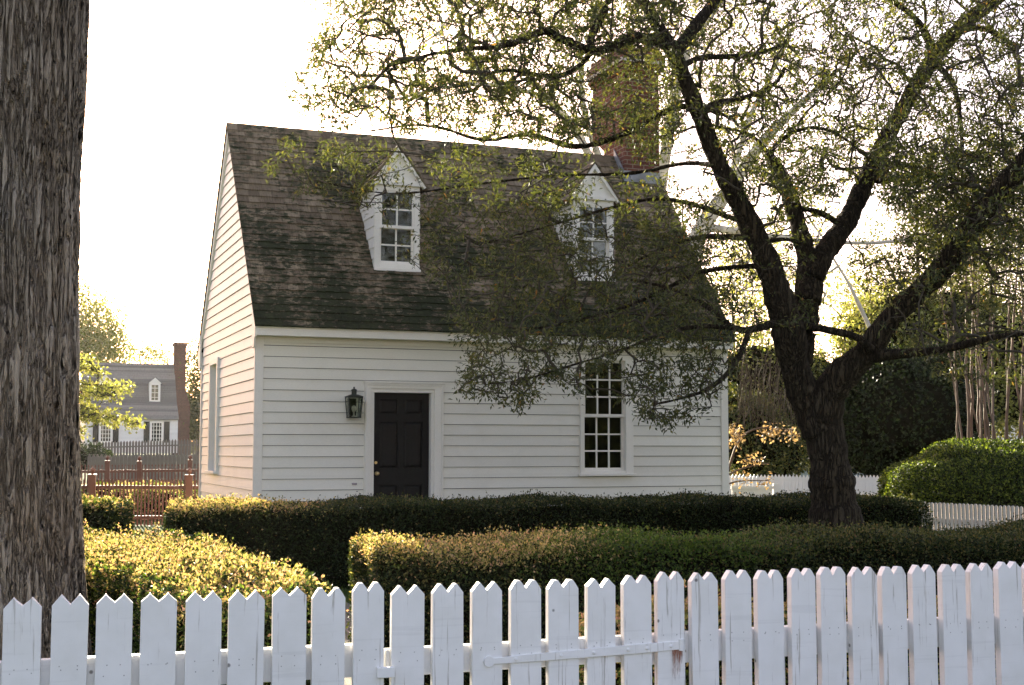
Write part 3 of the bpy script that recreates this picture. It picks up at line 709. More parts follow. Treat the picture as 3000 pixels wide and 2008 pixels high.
LH = [(-.80, 5.95), (-.86, 6.35), (-2.42, 10.45), (-2.75, 10.75), (-4.1, 10.4), (-3.0, 8.2), (-2.40, 7.45), (-1.92, 6.75), (-1.62, 6.15), (-1.55, 5.75)]
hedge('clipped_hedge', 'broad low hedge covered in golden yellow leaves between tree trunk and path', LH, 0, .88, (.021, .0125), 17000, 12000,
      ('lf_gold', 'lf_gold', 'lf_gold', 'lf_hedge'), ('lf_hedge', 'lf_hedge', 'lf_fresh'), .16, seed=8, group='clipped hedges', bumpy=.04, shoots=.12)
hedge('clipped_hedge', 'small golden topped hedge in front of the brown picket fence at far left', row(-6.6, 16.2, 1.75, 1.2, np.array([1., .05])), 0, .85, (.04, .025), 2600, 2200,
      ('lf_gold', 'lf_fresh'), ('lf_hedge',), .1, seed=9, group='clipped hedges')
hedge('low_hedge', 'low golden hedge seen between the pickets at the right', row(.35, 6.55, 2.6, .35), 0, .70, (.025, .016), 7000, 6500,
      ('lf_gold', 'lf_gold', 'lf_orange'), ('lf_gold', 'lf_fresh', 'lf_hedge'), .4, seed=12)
# ---- rounded boxwood
def ball(name, label, cat, c, r, z0, count, leaf, mats, seed=1, lump=.12, core='core', group=None, parent=None):
    rng = np.random.default_rng(seed); c = np.array(c, float); r = np.array(r, float)
    d = rdir(count, rng); d[:, 2] = np.abs(d[:, 2])*1.0-.35*rng.random(count)*(rng.random(count) < .6); d = unit(d)
    def lum(d): return 1+lump*(.35*np.sin(d[:, 0]*31+d[:, 2]*23)*np.sin(d[:, 1]*27+d[:, 2]*19+seed)+np.sin(d[:, 0]*5+seed)*np.sin(d[:, 1]*6+1)+.7*np.sin(d[:, 2]*9+d[:, 0]*7+seed)+.5*np.sin(d[:, 0]*17+d[:, 1]*13))
    k = lum(d)*(1-rng.random(count)**2*.10)
    d = np.sign(d)*np.abs(d)**np.array([.85, .85, .7]); P = c+d*r*k[:, None]; P[:, 2] = np.maximum(P[:, 2], z0)
    D = rdir(count, rng)*.9+d*.7; Nn = rdir(count, rng)*.8+d
    V, Fq = leafquads(P, D, Nn, leaf[0]*rng.uniform(.6, 1.4, count), leaf[1]*rng.uniform(.7, 1.3, count))
    mi = 1+rng.integers(0, len(mats), count)
    nu, nv = 24, 12; th = np.linspace(0, 2*np.pi, nu, endpoint=False); ph = np.linspace(-.5, np.pi/2, nv)
    dd = np.array([[np.cos(p)*np.cos(t), np.cos(p)*np.sin(t), np.sin(p)] for p in ph for t in th])
    dd = np.sign(dd)*np.abs(dd)**np.array([.85, .85, .7]); Vc = c+dd*r*(lum(dd)*.88)[:, None]; Vc[:, 2] = np.maximum(Vc[:, 2], z0-.1)
    i, j = np.meshgrid(np.arange(nv-1), np.arange(nu), indexing='ij'); i = i.ravel(); j = j.ravel(); j2 = (j+1) % nu
    Fc = np.stack([i*nu+j, i*nu+j2, (i+1)*nu+j2, (i+1)*nu+j], 1)
    V2, F2, m2 = merge([(Vc, Fc, 0), (V, Fq, mi)])
    o = npmesh(name, V2, F2, [M[core]]+[M[m_] for m_ in mats], parent, m2)
    return props(o, label, cat, group) if label else o
ball('boxwood_shrub', 'large rounded clipped boxwood, bright green on top, behind the small picket fence', 'shrub', (8.95, 23.4, .28), (2.6, 1.6, 1.38), .02, 80000, (.046, .028), ('lf_ball', 'lf_ball', 'lf_hedge'), 3, .035)

# ---- branching trees
def densify(pts, rad, step):
    P = [np.array(pts[0], float)]; R = [rad[0]]
    for a, b, ra, rb in zip(pts[:-1], pts[1:], rad[:-1], rad[1:]):
        a = np.array(a, float); b = np.array(b, float); n = max(1, int(np.linalg.norm(b-a)/step))
        for i in range(1, n+1): P.append(a+(b-a)*i/n); R.append(ra+(rb-ra)*i/n)
    return P, R
def smooth_path(pts, rad, it=2):
    pts = [np.array(p, float) for p in pts]; rad = list(rad)
    for _ in range(it):
        P = [pts[0]]; R = [rad[0]]
        for a, b, ra, rb in zip(pts[:-1], pts[1:], rad[:-1], rad[1:]): P += [a*.75+b*.25, a*.25+b*.75]; R += [ra*.75+rb*.25, ra*.25+rb*.75]
        P.append(pts[-1]); R.append(rad[-1]); pts, rad = P, R
    return pts, rad
def grow(limbs, targets, rng, step=.14, wander=.13, maxlen=3.0, tipr=.0035, ex=.46):
    """grow twigs from the limbs to every target; returns segments, tips, tip directions"""
    nodes = []
    for pts, rad in limbs:
        P, R = densify(pts, rad, .12); nodes += P[len(P)//8:]
    nodes = np.array(nodes); ns = len(nodes)
    d0 = np.array([np.min(np.sum((nodes-t)**2, 1)) for t in targets]); order = np.argsort(d0)
    cap = ns+len(targets)*30; X = np.zeros((cap, 3)); X[:ns] = nodes; par = np.full(cap, -1); cnt = ns; tips = []; tipd = []
    for oi in order:
        t = targets[oi]; dif = X[:cnt]-t; dd = np.sum(dif**2, 1); dd[ns:cnt] *= 1.0
        j = int(np.argmin(dd+np.where(dif[:, 2] > .15, .12, 0))); a = X[j]; v = t-a; ln = np.linalg.norm(v)
        if ln > maxlen: continue
        n = max(2, int(ln/step)); off = rng.normal(size=3)*ln*wander*.5; off[2] += ln*.06; p = j
        for i in range(1, n+1):
            f = i/n; q = a+v*f+off*math.sin(math.pi*f)+(rng.normal(size=3)*step*.12 if i < n else 0)
            X[cnt] = q; par[cnt] = p; p = cnt; cnt += 1
        tips.append(p)
    X = X[:cnt]; par = par[:cnt]; w = np.zeros(cnt); w[tips] = 1
    for i in range(cnt-1, ns-1, -1): 
        if par[i] >= 0: w[par[i]] += w[i]
    idx = np.arange(ns, cnt); r1 = tipr*np.maximum(w[idx], 1)**ex; pr = par[idx]
    r0 = np.where(pr >= ns, tipr*np.maximum(w[pr], 1)**ex, r1*1.15); r0 = np.minimum(r0, r1*1.5)
    return X[pr], X[idx], r0, r1, X[np.array(tips)], unit(X[np.array(tips)]-X[par[np.array(tips)]]), w[idx]
def seg_mesh(A, B, ra, rb, k=4):
    d = unit(B-A); ref = np.where(np.abs(d[:, 2:3]) > .9, np.array([[1., 0, 0]]), np.array([[0, 0, 1.]]))
    u = unit(np.cross(d, ref)); v = np.cross(d, u); B = B+d*(rb[:, None]*.6); n = len(A); rings = []
    for P, r in ((A, ra), (B, rb)):
        for q in range(k): t = 2*math.pi*q/k; rings.append(P+(u*math.cos(t)+v*math.sin(t))*r[:, None])
    V = np.stack(rings, 1).reshape(-1, 3); base = np.arange(n)[:, None]*2*k
    F_ = np.concatenate([np.stack([base[:, 0]+q, base[:, 0]+(q+1) % k, base[:, 0]+k+(q+1) % k, base[:, 0]+k+q], 1) for q in range(k)])
    return V, F_
def rosettes(T, D, n, L, W, rng, spread=.05, droop=.15):
    m = len(T); P = np.repeat(T, n, 0)+rng.normal(size=(m*n, 3))*spread; d = np.repeat(D, n, 0)
    dd = unit(d*.7+rdir(m*n, rng)*1.0+np.array([0, 0, -droop])); nn = rdir(m*n, rng)*.7+np.array([0, 0, .8])
    return leafquads(P, dd, nn, L*rng.uniform(.6, 1.25, m*n), W*rng.uniform(.7, 1.2, m*n))
def limb_mesh(limbs, name, mat, parent, n=14, sub=.05, seed=0):
    b = MB()
    for pts, rad in limbs:
        P, R = smooth_path(pts, rad, 2); P, R = densify(P, R, sub)
        R = [r*(1+.06*math.sin(i*.9+seed)+.04*math.sin(i*2.3)) for i, r in enumerate(R)]
        b.tube(P, R, n)
    o = b.build(name, mat, parent, smooth=True); return o
# ---- the oak in front of the cottage
OY = 14.3
def zl(pts):     # (zx, zy, Y, width in the 2343-px view) -> world polyline + radii
    P = []; R = []
    for x, y, Y, wd in pts: P.append(atz(x, y, Y)); R.append(wd*1.2804/2/F*Y)
    return P, R
base = atz(1915, 1205, OY)
oak = thing('oak_tree', 'big spreading oak with a forked dark trunk in front of the cottage\'s right end', 'tree', (base[0], OY, 0))
trunk = [([(base[0]+.05, OY, -.15), (base[0]+.03, OY, .12)]+[atz(1912, 1200, OY), atz(1905, 1110, OY), atz(1892, 1020, OY), atz(1880, 950, OY), atz(1868, 890, OY)], [.50, .40, .275, .235, .205, .20, .15])]
limbs = [zl(l) for l in [
 [(1880, 990, OY, 88), (1838, 900, 14.3, 72), (1815, 830, 14.2, 68), (1808, 770, 14.1, 78), (1785, 690, 14.0, 68), (1757, 600, 13.9, 58), (1700, 480, 13.8, 50), (1642, 375, 13.7, 43), (1600, 260, 13.6, 40), (1563, 175, 13.6, 38), (1540, 118, 13.6, 37), (1500, 50, 13.5, 28), (1468, -5, 13.5, 24), (1430, -90, 13.4, 18)],
 [(1830, 830, 14.3, 55), (1842, 740, 14.3, 62), (1848, 660, 14.4, 58), (1850, 600, 14.5, 48), (1826, 515, 14.6, 40), (1804, 439, 14.7, 35), (1783, 394, 14.7, 33), (1760, 356, 14.8, 26)],
 [(1848, 690, 14.3, 60), (1868, 605, 14.4, 54), (1908, 550, 14.7, 50), (1943, 501, 14.9, 47), (1976, 425, 15.1, 43), (1999, 370, 15.2, 40), (2055, 269, 15.4, 37), (2100, 188, 15.6, 36), (2135, 134, 15.7, 36), (2189, 67, 15.9, 36), (2290, -10, 16.2, 34), (2380, -90, 16.5, 26)],
 [(1880, 960, OY, 92), (1898, 890, 14.2, 80), (1943, 842, 14.1, 68), (1988, 804, 14.0, 62), (2012, 760, 13.9, 54), (2050, 715, 13.8, 50), (2100, 670, 13.7, 50), (2153, 622, 13.5, 52), (2200, 545, 13.4, 52), (2256, 480, 13.2, 52), (2324, 394, 13.0, 52), (2410, 300, 12.8, 46), (2560, 160, 12.6, 34)],
 [(1560, 170, 13.6, 30), (1540, 112, 13.5, 27), (1499, 90, 13.4, 26), (1441, 85, 13.3, 24), (1396, 112, 13.2, 22), (1351, 119, 13.1, 21), (1284, 90, 13.0, 19), (1248, 67, 12.9, 17), (1208, 88, 12.9, 15), (1150, 107, 12.9, 13), (1015, 116, 13.0, 9), (900, 150, 13.1, 5)],
 [(1351, 119, 13.1, 20), (1352, 85, 13.2, 20), (1370, 50, 13.3, 19), (1396, 0, 13.4, 17), (1400, -60, 13.5, 14)],
 [(1548, 118, 13.6, 32), (1588, 63, 13.8, 30), (1638, 0, 14.0, 25), (1700, -80, 14.2, 18)],
 [(1565, 150, 13.6, 14), (1597, 130, 13.9, 14), (1714, 130, 14.4, 11), (1800, 100, 14.7, 7)],
 [(1355, 118, 13.1, 14), (1320, 160, 13.4, 13), (1266, 180, 13.6, 12), (1163, 157, 13.9, 9), (1100, 175, 14.1, 6)],
 [(1600, 262, 13.6, 16), (1555, 235, 13.9, 15), (1450, 300, 14.2, 14), (1320, 345, 14.6, 13), (1230, 310, 14.9, 12), (1185, 308, 15.1, 10), (1105, 327, 15.3, 8), (980, 280, 15.5, 6), (850, 300, 15.7, 4)],
 [(1620, 300, 13.7, 16), (1607, 250, 13.9, 16), (1652, 233, 14.0, 15), (1710, 224, 14.3, 13), (1772, 197, 14.6, 11), (1795, 157, 14.8, 8)],
 [(1764, 360, 14.8, 16), (1764, 345, 14.8, 12), (1795, 313, 14.7, 10), (1831, 295, 14.6, 9), (1876, 291, 14.4, 8), (1930, 313, 14.2, 6), (1965, 345, 14.1, 4)],
 [(1760, 358, 14.8, 12), (1735, 320, 14.9, 9), (1697, 300, 15.0, 7), (1640, 290, 15.2, 5)],
 [(2135, 125, 15.7, 24), (2131, 110, 15.6, 20), (2118, 76, 15.5, 18), (2091, 36, 15.4, 15), (2037, 0, 15.2, 12), (1960, -50, 15.0, 8)],
 [(1990, 410, 15.1, 20), (2040, 412, 15.0, 17), (2100, 403, 14.9, 14), (2150, 400, 14.8, 10), (2230, 430, 14.6, 7)],
 [(2010, 376, 15.2, 18), (2060, 376, 15.4, 15), (2100, 381, 15.5, 12), (2150, 420, 15.6, 9)],
 [(2110, 160, 15.6, 16), (2144, 145, 15.6, 15), (2189, 201, 15.5, 13), (2198, 290, 15.4, 10), (2205, 380, 15.3, 7)],
 [(2190, 75, 15.9, 16), (2240, 60, 15.8, 14), (2285, 80, 15.7, 12), (2330, 110, 15.6, 9)],
 [(1930, 525, 14.8, 16), (1915, 508, 14.8, 15), (1871, 484, 14.6, 13), (1832, 478, 14.6, 11)],
 [(1720, 545, 13.9, 15), (1680, 543, 14.0, 14), (1600, 540, 14.5, 11), (1540, 560, 14.9, 8), (1450, 600, 15.2, 6)],
 [(1740, 560, 13.9, 12), (1790, 545, 14.2, 10), (1850, 560, 14.3, 8)],
 [(1990, 815, 14.0, 36), (2041, 811, 13.7, 26), (2100, 807, 13.4, 20), (2167, 800, 13.1, 18), (2234, 782, 12.8, 16), (2290, 768, 12.6, 12), (2400, 760, 12.2, 8)],
 [(1840, 745, 14.2, 22), (1902, 757, 13.8, 17), (1965, 771, 13.7, 16), (1995, 800, 13.8, 18)],
 [(1805, 735, 14.1, 24), (1770, 741, 13.9, 19), (1735, 752, 13.7, 17), (1700, 757, 13.6, 16), (1674, 750, 13.6, 14), (1620, 700, 13.9, 11), (1540, 660, 14.2, 8), (1440, 640, 14.4, 5)],
 [(1712, 752, 13.6, 15), (1710, 772, 13.5, 14), (1692, 818, 13.3, 13), (1665, 858, 13.1, 11), (1620, 892, 12.9, 9), (1562, 912, 12.8, 6), (1500, 925, 12.8, 4)],
 [(1674, 750, 13.6, 12), (1600, 745, 13.4, 10), (1520, 760, 13.3, 8), (1430, 800, 13.2, 6), (1330, 830, 13.2, 5), (1200, 870, 13.3, 4), (1110, 880, 13.4, 3)],
 [(1716, 512, 13.85, 14), (1660, 495, 14.1, 13), (1600, 470, 14.4, 11), (1500, 450, 14.9, 9), (1380, 480, 15.2, 7), (1250, 520, 15.3, 5), (1100, 560, 15.4, 4)],
 [(1640, 380, 13.7, 12), (1570, 370, 14.4, 10), (1450, 400, 15.0, 8), (1280, 400, 15.3, 6), (1100, 420, 15.5, 5), (900, 450, 15.5, 4), (750, 420, 15.5, 3)],
 [(1762, 608, 13.9, 14), (1690, 610, 14.1, 12), (1600, 620, 14.3, 10), (1450, 700, 14.4, 8), (1300, 740, 14.4, 6), (1180, 760, 14.4, 4)],
]]
orng = np.random.default_rng(21)
OO = np.array([base[0], OY, 0.])
def region(poly, n, y0, y1):
    P = sample_poly(poly, int(n*1.35), orng)
    x, y = P[:, 0], P[:, 1]; inb = ((x > 845) & (x < 970) & (y > 340) & (y < 625)) | ((x > 1275) & (x < 1410) & (y > 365) & (y < 560)) | ((x > 1400) & (x < 1600) & (y > 340) & (y < 480)) | ((x > 1335) & (x < 1430) & (y > 860)) | ((x > 1335) & (x < 1535) & (y > 105) & (y < 430))
    P = P[~(inb & (orng.random(len(P)) < .62))]
    return np.array([atz(x, y, orng.uniform(y0, y1)) for x, y in P])
T = [region([(650, 240), (700, 140), (740, 40), (770, -30), (1150, -60), (1560, -60), (1560, 330), (1300, 335), (1050, 300), (900, 305), (700, 275)], 1000, 12.2, 15.6),
     region([(1000, -60), (1560, -60), (1560, 300), (1300, 330), (1100, 200)], 340, 12.0, 15.6),
     region([(560, 320), (620, 310), (900, 340), (950, 420), (900, 520), (700, 450), (590, 380)], 60, 14.6, 16.0),
     region([(760, 340), (1000, 330), (1400, 340), (1580, 430), (1690, 770), (1450, 790), (1050, 775), (1000, 650), (900, 560), (820, 450)], 470, 13.0, 16.2),
     region([(1250, 420), (1580, 430), (1690, 770), (1450, 790), (1100, 770), (1150, 600)], 420, 13.0, 16.0),
     region([(1350, 130), (1540, 130), (1560, 420), (1420, 330), (1350, 300)], 110, 12.6, 15.6),
     region([(1030, 770), (1690, 770), (1680, 860), (1600, 960), (1480, 985), (1400, 900), (1250, 890), (1170, 950), (1130, 900), (1040, 900), (1080, 830)], 250, 12.6, 14.2),
     region([(1560, -60), (2343, -60), (2420, 420), (2343, 520), (2150, 560), (1980, 420), (1800, 470), (1600, 300)], 1550, 12.4, 17.0),
     region([(2000, 330), (2420, 300), (2420, 560), (2150, 640), (2050, 560)], 380, 12.6, 15.5),
     region([(1560, 330), (1900, 400), (1880, 760), (1700, 760), (1660, 700)], 170, 13.0, 16.5),
     region([(1950, 560), (2420, 500), (2420, 900), (2150, 860), (2000, 740)], 210, 12.0, 16.0),
     region([(700, -60), (2700, -60), (2600, -520), (1900, -760), (1100, -560), (850, -250)], 620, 11.5, 17.0),
     region([(2420, -60), (2750, -60), (2750, 760), (2420, 800)], 260, 11.8, 16.0)]
T = np.concatenate(T)-OO
trunk = [([np.array(p)-OO for p in P], R) for P, R in trunk]; limbs = [([p-OO for p in P], R) for P, R in limbs]
A_, B_, r0, r1, tips, tdir, wt = grow(limbs, T, orng, tipr=.0028, ex=.46)
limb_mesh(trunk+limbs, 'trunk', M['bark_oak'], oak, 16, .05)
V, Fq = seg_mesh(A_, B_, r0, r1, 4)
npmesh('branches', V, Fq, M['twig'], oak, smooth=True)
# leaves: rosettes at tips and along the thin twigs
thin = wt <= 2; sel = orng.random(len(B_)) < np.where(thin, .62, .0)
Tp = np.concatenate([tips, B_[sel]]); Td = np.concatenate([tdir, unit(B_[sel]-A_[sel])])
V, Fq = rosettes(Tp, Td, 11, .064, .0215, orng, .042)
npmesh('crown', V, Fq, M['lf_oak'], oak)
print('oak segs', len(A_), 'rosettes', len(Tp))
# ---- near tree trunk at the left edge
def near_trunk():
    cx, cy = -2.62, 6.75
    t = thing('large_tree', 'huge furrowed grey brown tree trunk at the left edge behind the picket fence', 'tree', (cx, cy, 0))
    nu, nv = 420, 620; zs = np.concatenate([np.linspace(-.1, 5.2, nv-40), np.linspace(5.35, 11, 40)]); th = np.linspace(0, 2*np.pi, nu, endpoint=False)
    re_px = [(0, 256), (180, 250), (300, 245), (420, 236), (560, 226), (680, 227), (760, 222), (900, 220), (1100, 222), (1250, 222), (1450, 226), (1600, 233), (1750, 240), (2100, 262)]
    zz_ = [at(px, py, cy)[2] for py, px in re_px][::-1]; xx = [at(px, py, cy)[0]-cx for py, px in re_px][::-1]
    R = np.interp(zs, zz_, xx); R = np.where(zs > 4.2, np.maximum(R, .62), R); R = np.where(zs > 5, .62*(1-(zs-5)*.03), R)
    R = R-.012
    TH_, Z = np.meshgrid(th, zs); RR = R[:, None]*(1+.018*np.sin(3*TH_+1+Z*.4)+.012*np.sin(7*TH_+Z*.9)+.008*np.sin(13*TH_+Z*2.1+.6*np.sin(Z*3)))
    fl_ = np.clip(1-(Z+.1)/.7, 0, 1)**2*.14*(1+.5*np.sin(5*TH_)); RR = RR+fl_
    V = np.stack([RR*np.cos(TH_), RR*np.sin(TH_), Z], -1).reshape(-1, 3)
    i, j = np.meshgrid(np.arange(nv-1), np.arange(nu), indexing='ij'); i = i.ravel(); j = j.ravel(); j2 = (j+1) % nu
    npmesh('trunk', V, np.stack([i*nu+j, i*nu+j2, (i+1)*nu+j2, (i+1)*nu+j], 1), M['bark_near'], t, smooth=True)
    L = [([(0, 0, 10.6), (-.6, .2, 12.5), (-2.0, .5, 15.5), (-3.5, .8, 18)], [.5, .36, .24, .1]), ([(0, 0, 10.6), (.7, -.3, 12.8), (1.8, -.2, 15), (3.4, .3, 18)], [.48, .32, .2, .08]), ([(0, 0, 10.8), (.1, .8, 13), (.4, 2.0, 16.5)], [.4, .25, .1])]
    b = MB()
    for P, r in L: P, r = smooth_path(P, r); b.tube(P, r, 12)
    b.build('limbs', M['bark_oak'], t, smooth=True)
    rng = np.random.default_rng(5); c = np.concatenate([rng.normal(size=(900, 3))*np.array([1.9, 1.6, 1.3])+np.array(q) for q in ((-2.6, .6, 17), (2.6, .2, 16.8), (.2, 1.5, 17.5))])
    V, Fq = rosettes(c, rdir(len(c), rng), 6, .13, .06, rng, .15); npmesh('crown', V, Fq, M['lf_yel'], t)
near_trunk()

# ------------------------------------------------------------------ picket fence and gate in front
fL = at(39, 1752, 4.86); fR = at(2941, 1648, 5.98)
fd = (fR-fL)[:2]; FLEN = np.linalg.norm(fd); fd = fd/FLEN; FA = math.atan2(fd[1], fd[0])
def fplane(px, py, back=0.0):    # -> (u along fence, z) on the fence's front plane (offset back)
    nn = np.array([-fd[1], fd[0]]); d = ray(px, py); o = fL[:2]+nn*back
    t = (o@nn)/(d[:2]@nn); p = d*t; return (p[:2]-fL[:2])@fd, p[2]+EYE
PK = [(9.4, 120.7, 1751, 0), (149, 257, 1744, 0), (281, 388, 1742, 0), (410, 516, 1739, 0), (543, 649, 1734, 0), (666, 773, 1729, 0), (797, 898, 1723.5, 0), (911, 1011, 1723.5, 0),
      (1031.6, 1126, 1712.5, 1), (1142.8, 1243, 1717.7, 2), (1263.6, 1358, 1711, 2), (1378, 1471, 1706, 2), (1490.5, 1585, 1701, 2), (1600, 1695, 1699.7, 2), (1713, 1802, 1694.6, 2), (1820, 1909, 1687.5, 2),
      (1917.7, 2003.7, 1675, 1), (2019, 2104.6, 1676, 3), (2115, 2200.6, 1673, 3), (2211, 2296.6, 1670, 3), (2308.6, 2389, 1667, 3), (2393.5, 2477, 1663, 3), (2487, 2572, 1662, 3), (2574, 2656, 1661, 3), (2664.5, 2743, 1656, 3), (2750, 2829, 1654, 3), (2832, 2909, 1650.7, 3), (2915.5, 2994.5, 1648, 3), (2996.6, 3074, 1645, 3), (3079, 3155, 1643, 3)]
PK = [(-125, -16, 1757, 0)]+PK
m, nt, out = newmat('weathered_white_paint')
v = coords(nt, (1, 1, 1)); v2 = coords(nt, (1, 1, 1), 'Generated')
oi = nt.nodes.new('ShaderNodeObjectInfo'); vs = nt.nodes.new('ShaderNodeVectorMath'); vs.operation = 'MULTIPLY_ADD'
nt.links.new(oi.outputs['Random'], vs.inputs[0]); vs.inputs[1].default_value = (31, 17, 9); nt.links.new(v, vs.inputs[2])
mp = nt.nodes.new('ShaderNodeMapping'); nt.links.new(vs.outputs[0], mp.inputs[0]); mp.inputs[3].default_value = (60, 60, 2.2)
gr = noise(nt, mp.outputs[0], 1.0, 7, .65, .3)
cr = ramp(nt, [(.345, (0, 0, 0)), (.40, (1, 1, 1))], gr)
mp3 = nt.nodes.new('ShaderNodeMapping'); nt.links.new(vs.outputs[0], mp3.inputs[0]); mp3.inputs[3].default_value = (2, 2, 45)
ln_ = ramp(nt, [(.33, (.94, .94, .94)), (.40, (1, 1, 1))], noise(nt, mp3.outputs[0], 1.0, 4))
bl = ramp(nt, [(.25, (.80, .79, .755)), (.6, (.88, .87, .85)), (.8, (.90, .89, .87))], noise(nt, vs.outputs[0], 7, 5))
col = mixc(nt, cr.outputs[0], (.52, .49, .45), bl.outputs[0]); col = mixc(nt, 1.0, col, ln_.outputs[0], 'MULTIPLY')
kn = N(nt, 'ShaderNodeTexVoronoi', Scale=6.5); nt.links.new(vs.outputs[0], kn.inputs['Vector'])
kr = ramp(nt, [(.035, (.30, .29, .28)), (.06, (1, 1, 1))], kn.outputs['Distance']); col = mixc(nt, 1.0, col, kr.outputs[0], 'MULTIPLY')
principled(nt, out, col, .5, bump(nt, gr, .35, .003), .4); M['fwhite'] = m
M['nail'] = mat_plain('old_nail', (.42, .40, .39), .7, 60, .5)
def picket(par, u0, u1, ztip, off, org, seed):
    r = random.Random(seed); th = .040; w_ = u1-u0; um = (u0+u1)/2; vz = .030*r.uniform(.85, 1.1); shz = .034*r.uniform(.85, 1.15)
    bw = r.uniform(-.003, .003); blunt = .0045*r.uniform(.3, 2.4) if u0 > 1.0 else .001
    def arch(a, b):
        c = (a+b)/2; return [(a, ztip-shz), (c-blunt-.008, ztip-.010-blunt*.4), (c-blunt*.8, ztip-.0006), (c+blunt*.8, ztip-.0006), (c+blunt+.008, ztip-.010-blunt*.4), (b, ztip-shz)]
    k = .006
    prof = [(u0-bw, .05)]+arch(u0, um)[:-1]+[(um-.001, ztip-vz-.002), (um+.001, ztip-vz-.002)]+arch(um, u1)[1:]+[(u1+bw, .05)]
    b = MB(); y = off+r.uniform(-.0025, .0025)
    b.prism([(u-org[0], y, z-org[1]) for u, z in prof], (0, th, 0))
    lean = r.gauss(0, .0035)
    
    for zz_ in (ztip-.255, ztip-.275+r.uniform(-.02, .02)):
        for uu in (u0+w_*r.uniform(.2, .35), u0+w_*r.uniform(.65, .8)): b.tube([(uu-org[0], y+.001, zz_), (uu-org[0], y-.0012, zz_)], .0026, 6, 1)
    o = b.build('picket', [M['fwhite'], M['nail']], par, bevel=.0022); o.rotation_euler = (0, lean, 0); o.location = (-.5*math.sin(lean), 0, 0); return o
def ff(u, back=0.0):   # world point of the fence front plane
    nn = np.array([-fd[1], fd[0]]); return fL[:2]+fd*u+nn*back
groups = {0: ('picket_fence', 'white picket fence section left of the gate with double-pointed pickets'), 3: ('picket_fence', 'white picket fence section right of the gate with worn double-pointed pickets'), 2: ('picket_gate', 'white picket gate with a long painted strap hinge and latch block')}
roots = {}
for k_, (nm, lb) in groups.items():
    us = [fplane(p[0], p[2])[0] for p in PK if p[3] == k_]; ug = ff((min(us)+max(us))/2)
    roots[k_] = (thing(nm, lb, 'gate' if k_ == 2 else 'picket fence', (ug[0], ug[1], 0), FA, 'white picket fence sections' if k_ != 2 else None), (min(us)+max(us))/2)
spans = {0: [9, -9], 2: [9, -9], 3: [9, -9]}
for i, (xl, xr, yt, k_) in enumerate(PK):
    ur, _ = fplane(xr, yt+100); _, zt_ = fplane((xl+xr)/2, yt)
    ratio = ((xl+xr)/2-1500)/F; ul, _ = fplane(xl, yt+100)
    Yd = ff(ul)[1]; sh = max(0.0, (fd[1]+ratio*fd[0])*.040); ul = ul+sh*.8
    kk = k_ if k_ != 1 else (0 if i < 12 else 3)
    rt, uc = roots[kk]; picket(rt, ul, ur, zt_, -.006 if k_ == 1 else 0.0, (uc, 0), i)
    spans[kk][0] = min(spans[kk][0], ul); spans[kk][1] = max(spans[kk][1], ur)
def rail(kk, ua, ub, za, zb, h=.125, y0=.043, th=.045, ylow=True):
    rt, uc = roots[kk]
    for dz_ in ((0, -.52) if ylow else (0,)):
        b = MB(); b.hexa([(ua-uc, y0, za-h+dz_), (ub-uc, y0, zb-h+dz_), (ub-uc, y0+th, zb-h+dz_), (ua-uc, y0+th, za-h+dz_), (ua-uc, y0, za+dz_), (ub-uc, y0, zb+dz_), (ub-uc, y0+th, zb+dz_), (ua-uc, y0+th, za+dz_)])
        b.build('rail', M['fwhite'], rt, bevel=.003)
u_a, z_a = fplane(128, 1935, .035); u_b, z_b = fplane(1028, 1890, .035); sl = (z_b-z_a)/(u_b-u_a)
g9 = fplane(1134, 1800)[0]; g17 = fplane(1913, 1800)[0]
rail(0, -1.2, g9-.012, z_a+sl*(-1.2-u_a), z_a+sl*(g9-.012-u_a))
u_c, z_c = fplane(1252, 1898, .035); u_d, z_d = fplane(1807, 1866, .035); s2 = (z_d-z_c)/(u_d-u_c)
rail(2, g9+.004, g17-.004, z_c+s2*(g9-u_c), z_c+s2*(g17-u_c), .105)
u_e, z_e = fplane(2110, 1848, .035); u_f, z_f = fplane(2918, 1803, .035); s3 = (z_f-z_e)/(u_f-u_e)
rail(3, g17+.01, spans[3][1]+.3, z_e+s3*(g17+.01-u_e), z_e+s3*(spans[3][1]+.3-u_e))
for kk, u in ((0, g9-.055), (3, fplane(1965, 1800)[0]+.055), (0, -1.15), (3, spans[3][1]+.2)):
    rt, uc = roots[kk]; b = MB(); b.box(u-uc-.045, u-uc+.045, .089, .18, -.1, .86); b.build('post', M['fwhite'], rt, bevel=.004)
# strap hinge, latch and rust
rt, uc = roots[2]
b = MB(); a_ = fplane(1440, 1937); e_ = fplane(2001, 1889); n = 14; P0_, P1_ = np.array([a_[0]-uc, a_[1]]), np.array([e_[0]-uc, e_[1]])
dv = P1_-P0_; dv /= np.linalg.norm(dv); pn = np.array([-dv[1], dv[0]])
TP = [P0_, P0_+(P1_-P0_)*.2, P0_+(P1_-P0_)*.75, P1_]; WD = [.011, .0145, .0185, .0165]
poly_ = [(q+pn*w_) for q, w_ in zip(TP, WD)]; poly2 = [(q-pn*w_) for q, w_ in zip(TP, WD)]
for i in range(3): 
    b.hexa([(poly2[i][0], -.011, poly2[i][1]), (poly2[i+1][0], -.011, poly2[i+1][1]), (poly2[i+1][0], -.001, poly2[i+1][1]), (poly2[i][0], -.001, poly2[i][1]),
            (poly_[i][0], -.011, poly_[i][1]), (poly_[i+1][0], -.011, poly_[i+1][1]), (poly_[i+1][0], -.001, poly_[i+1][1]), (poly_[i][0], -.001, poly_[i][1])])
c0 = P0_-dv*.012; b.prism([(c0[0]+.022*math.cos(t), -.0115, c0[1]+.022*math.sin(t)) for t in np.linspace(0, 2*math.pi, 17)[:-1]], (0, .0105, 0))
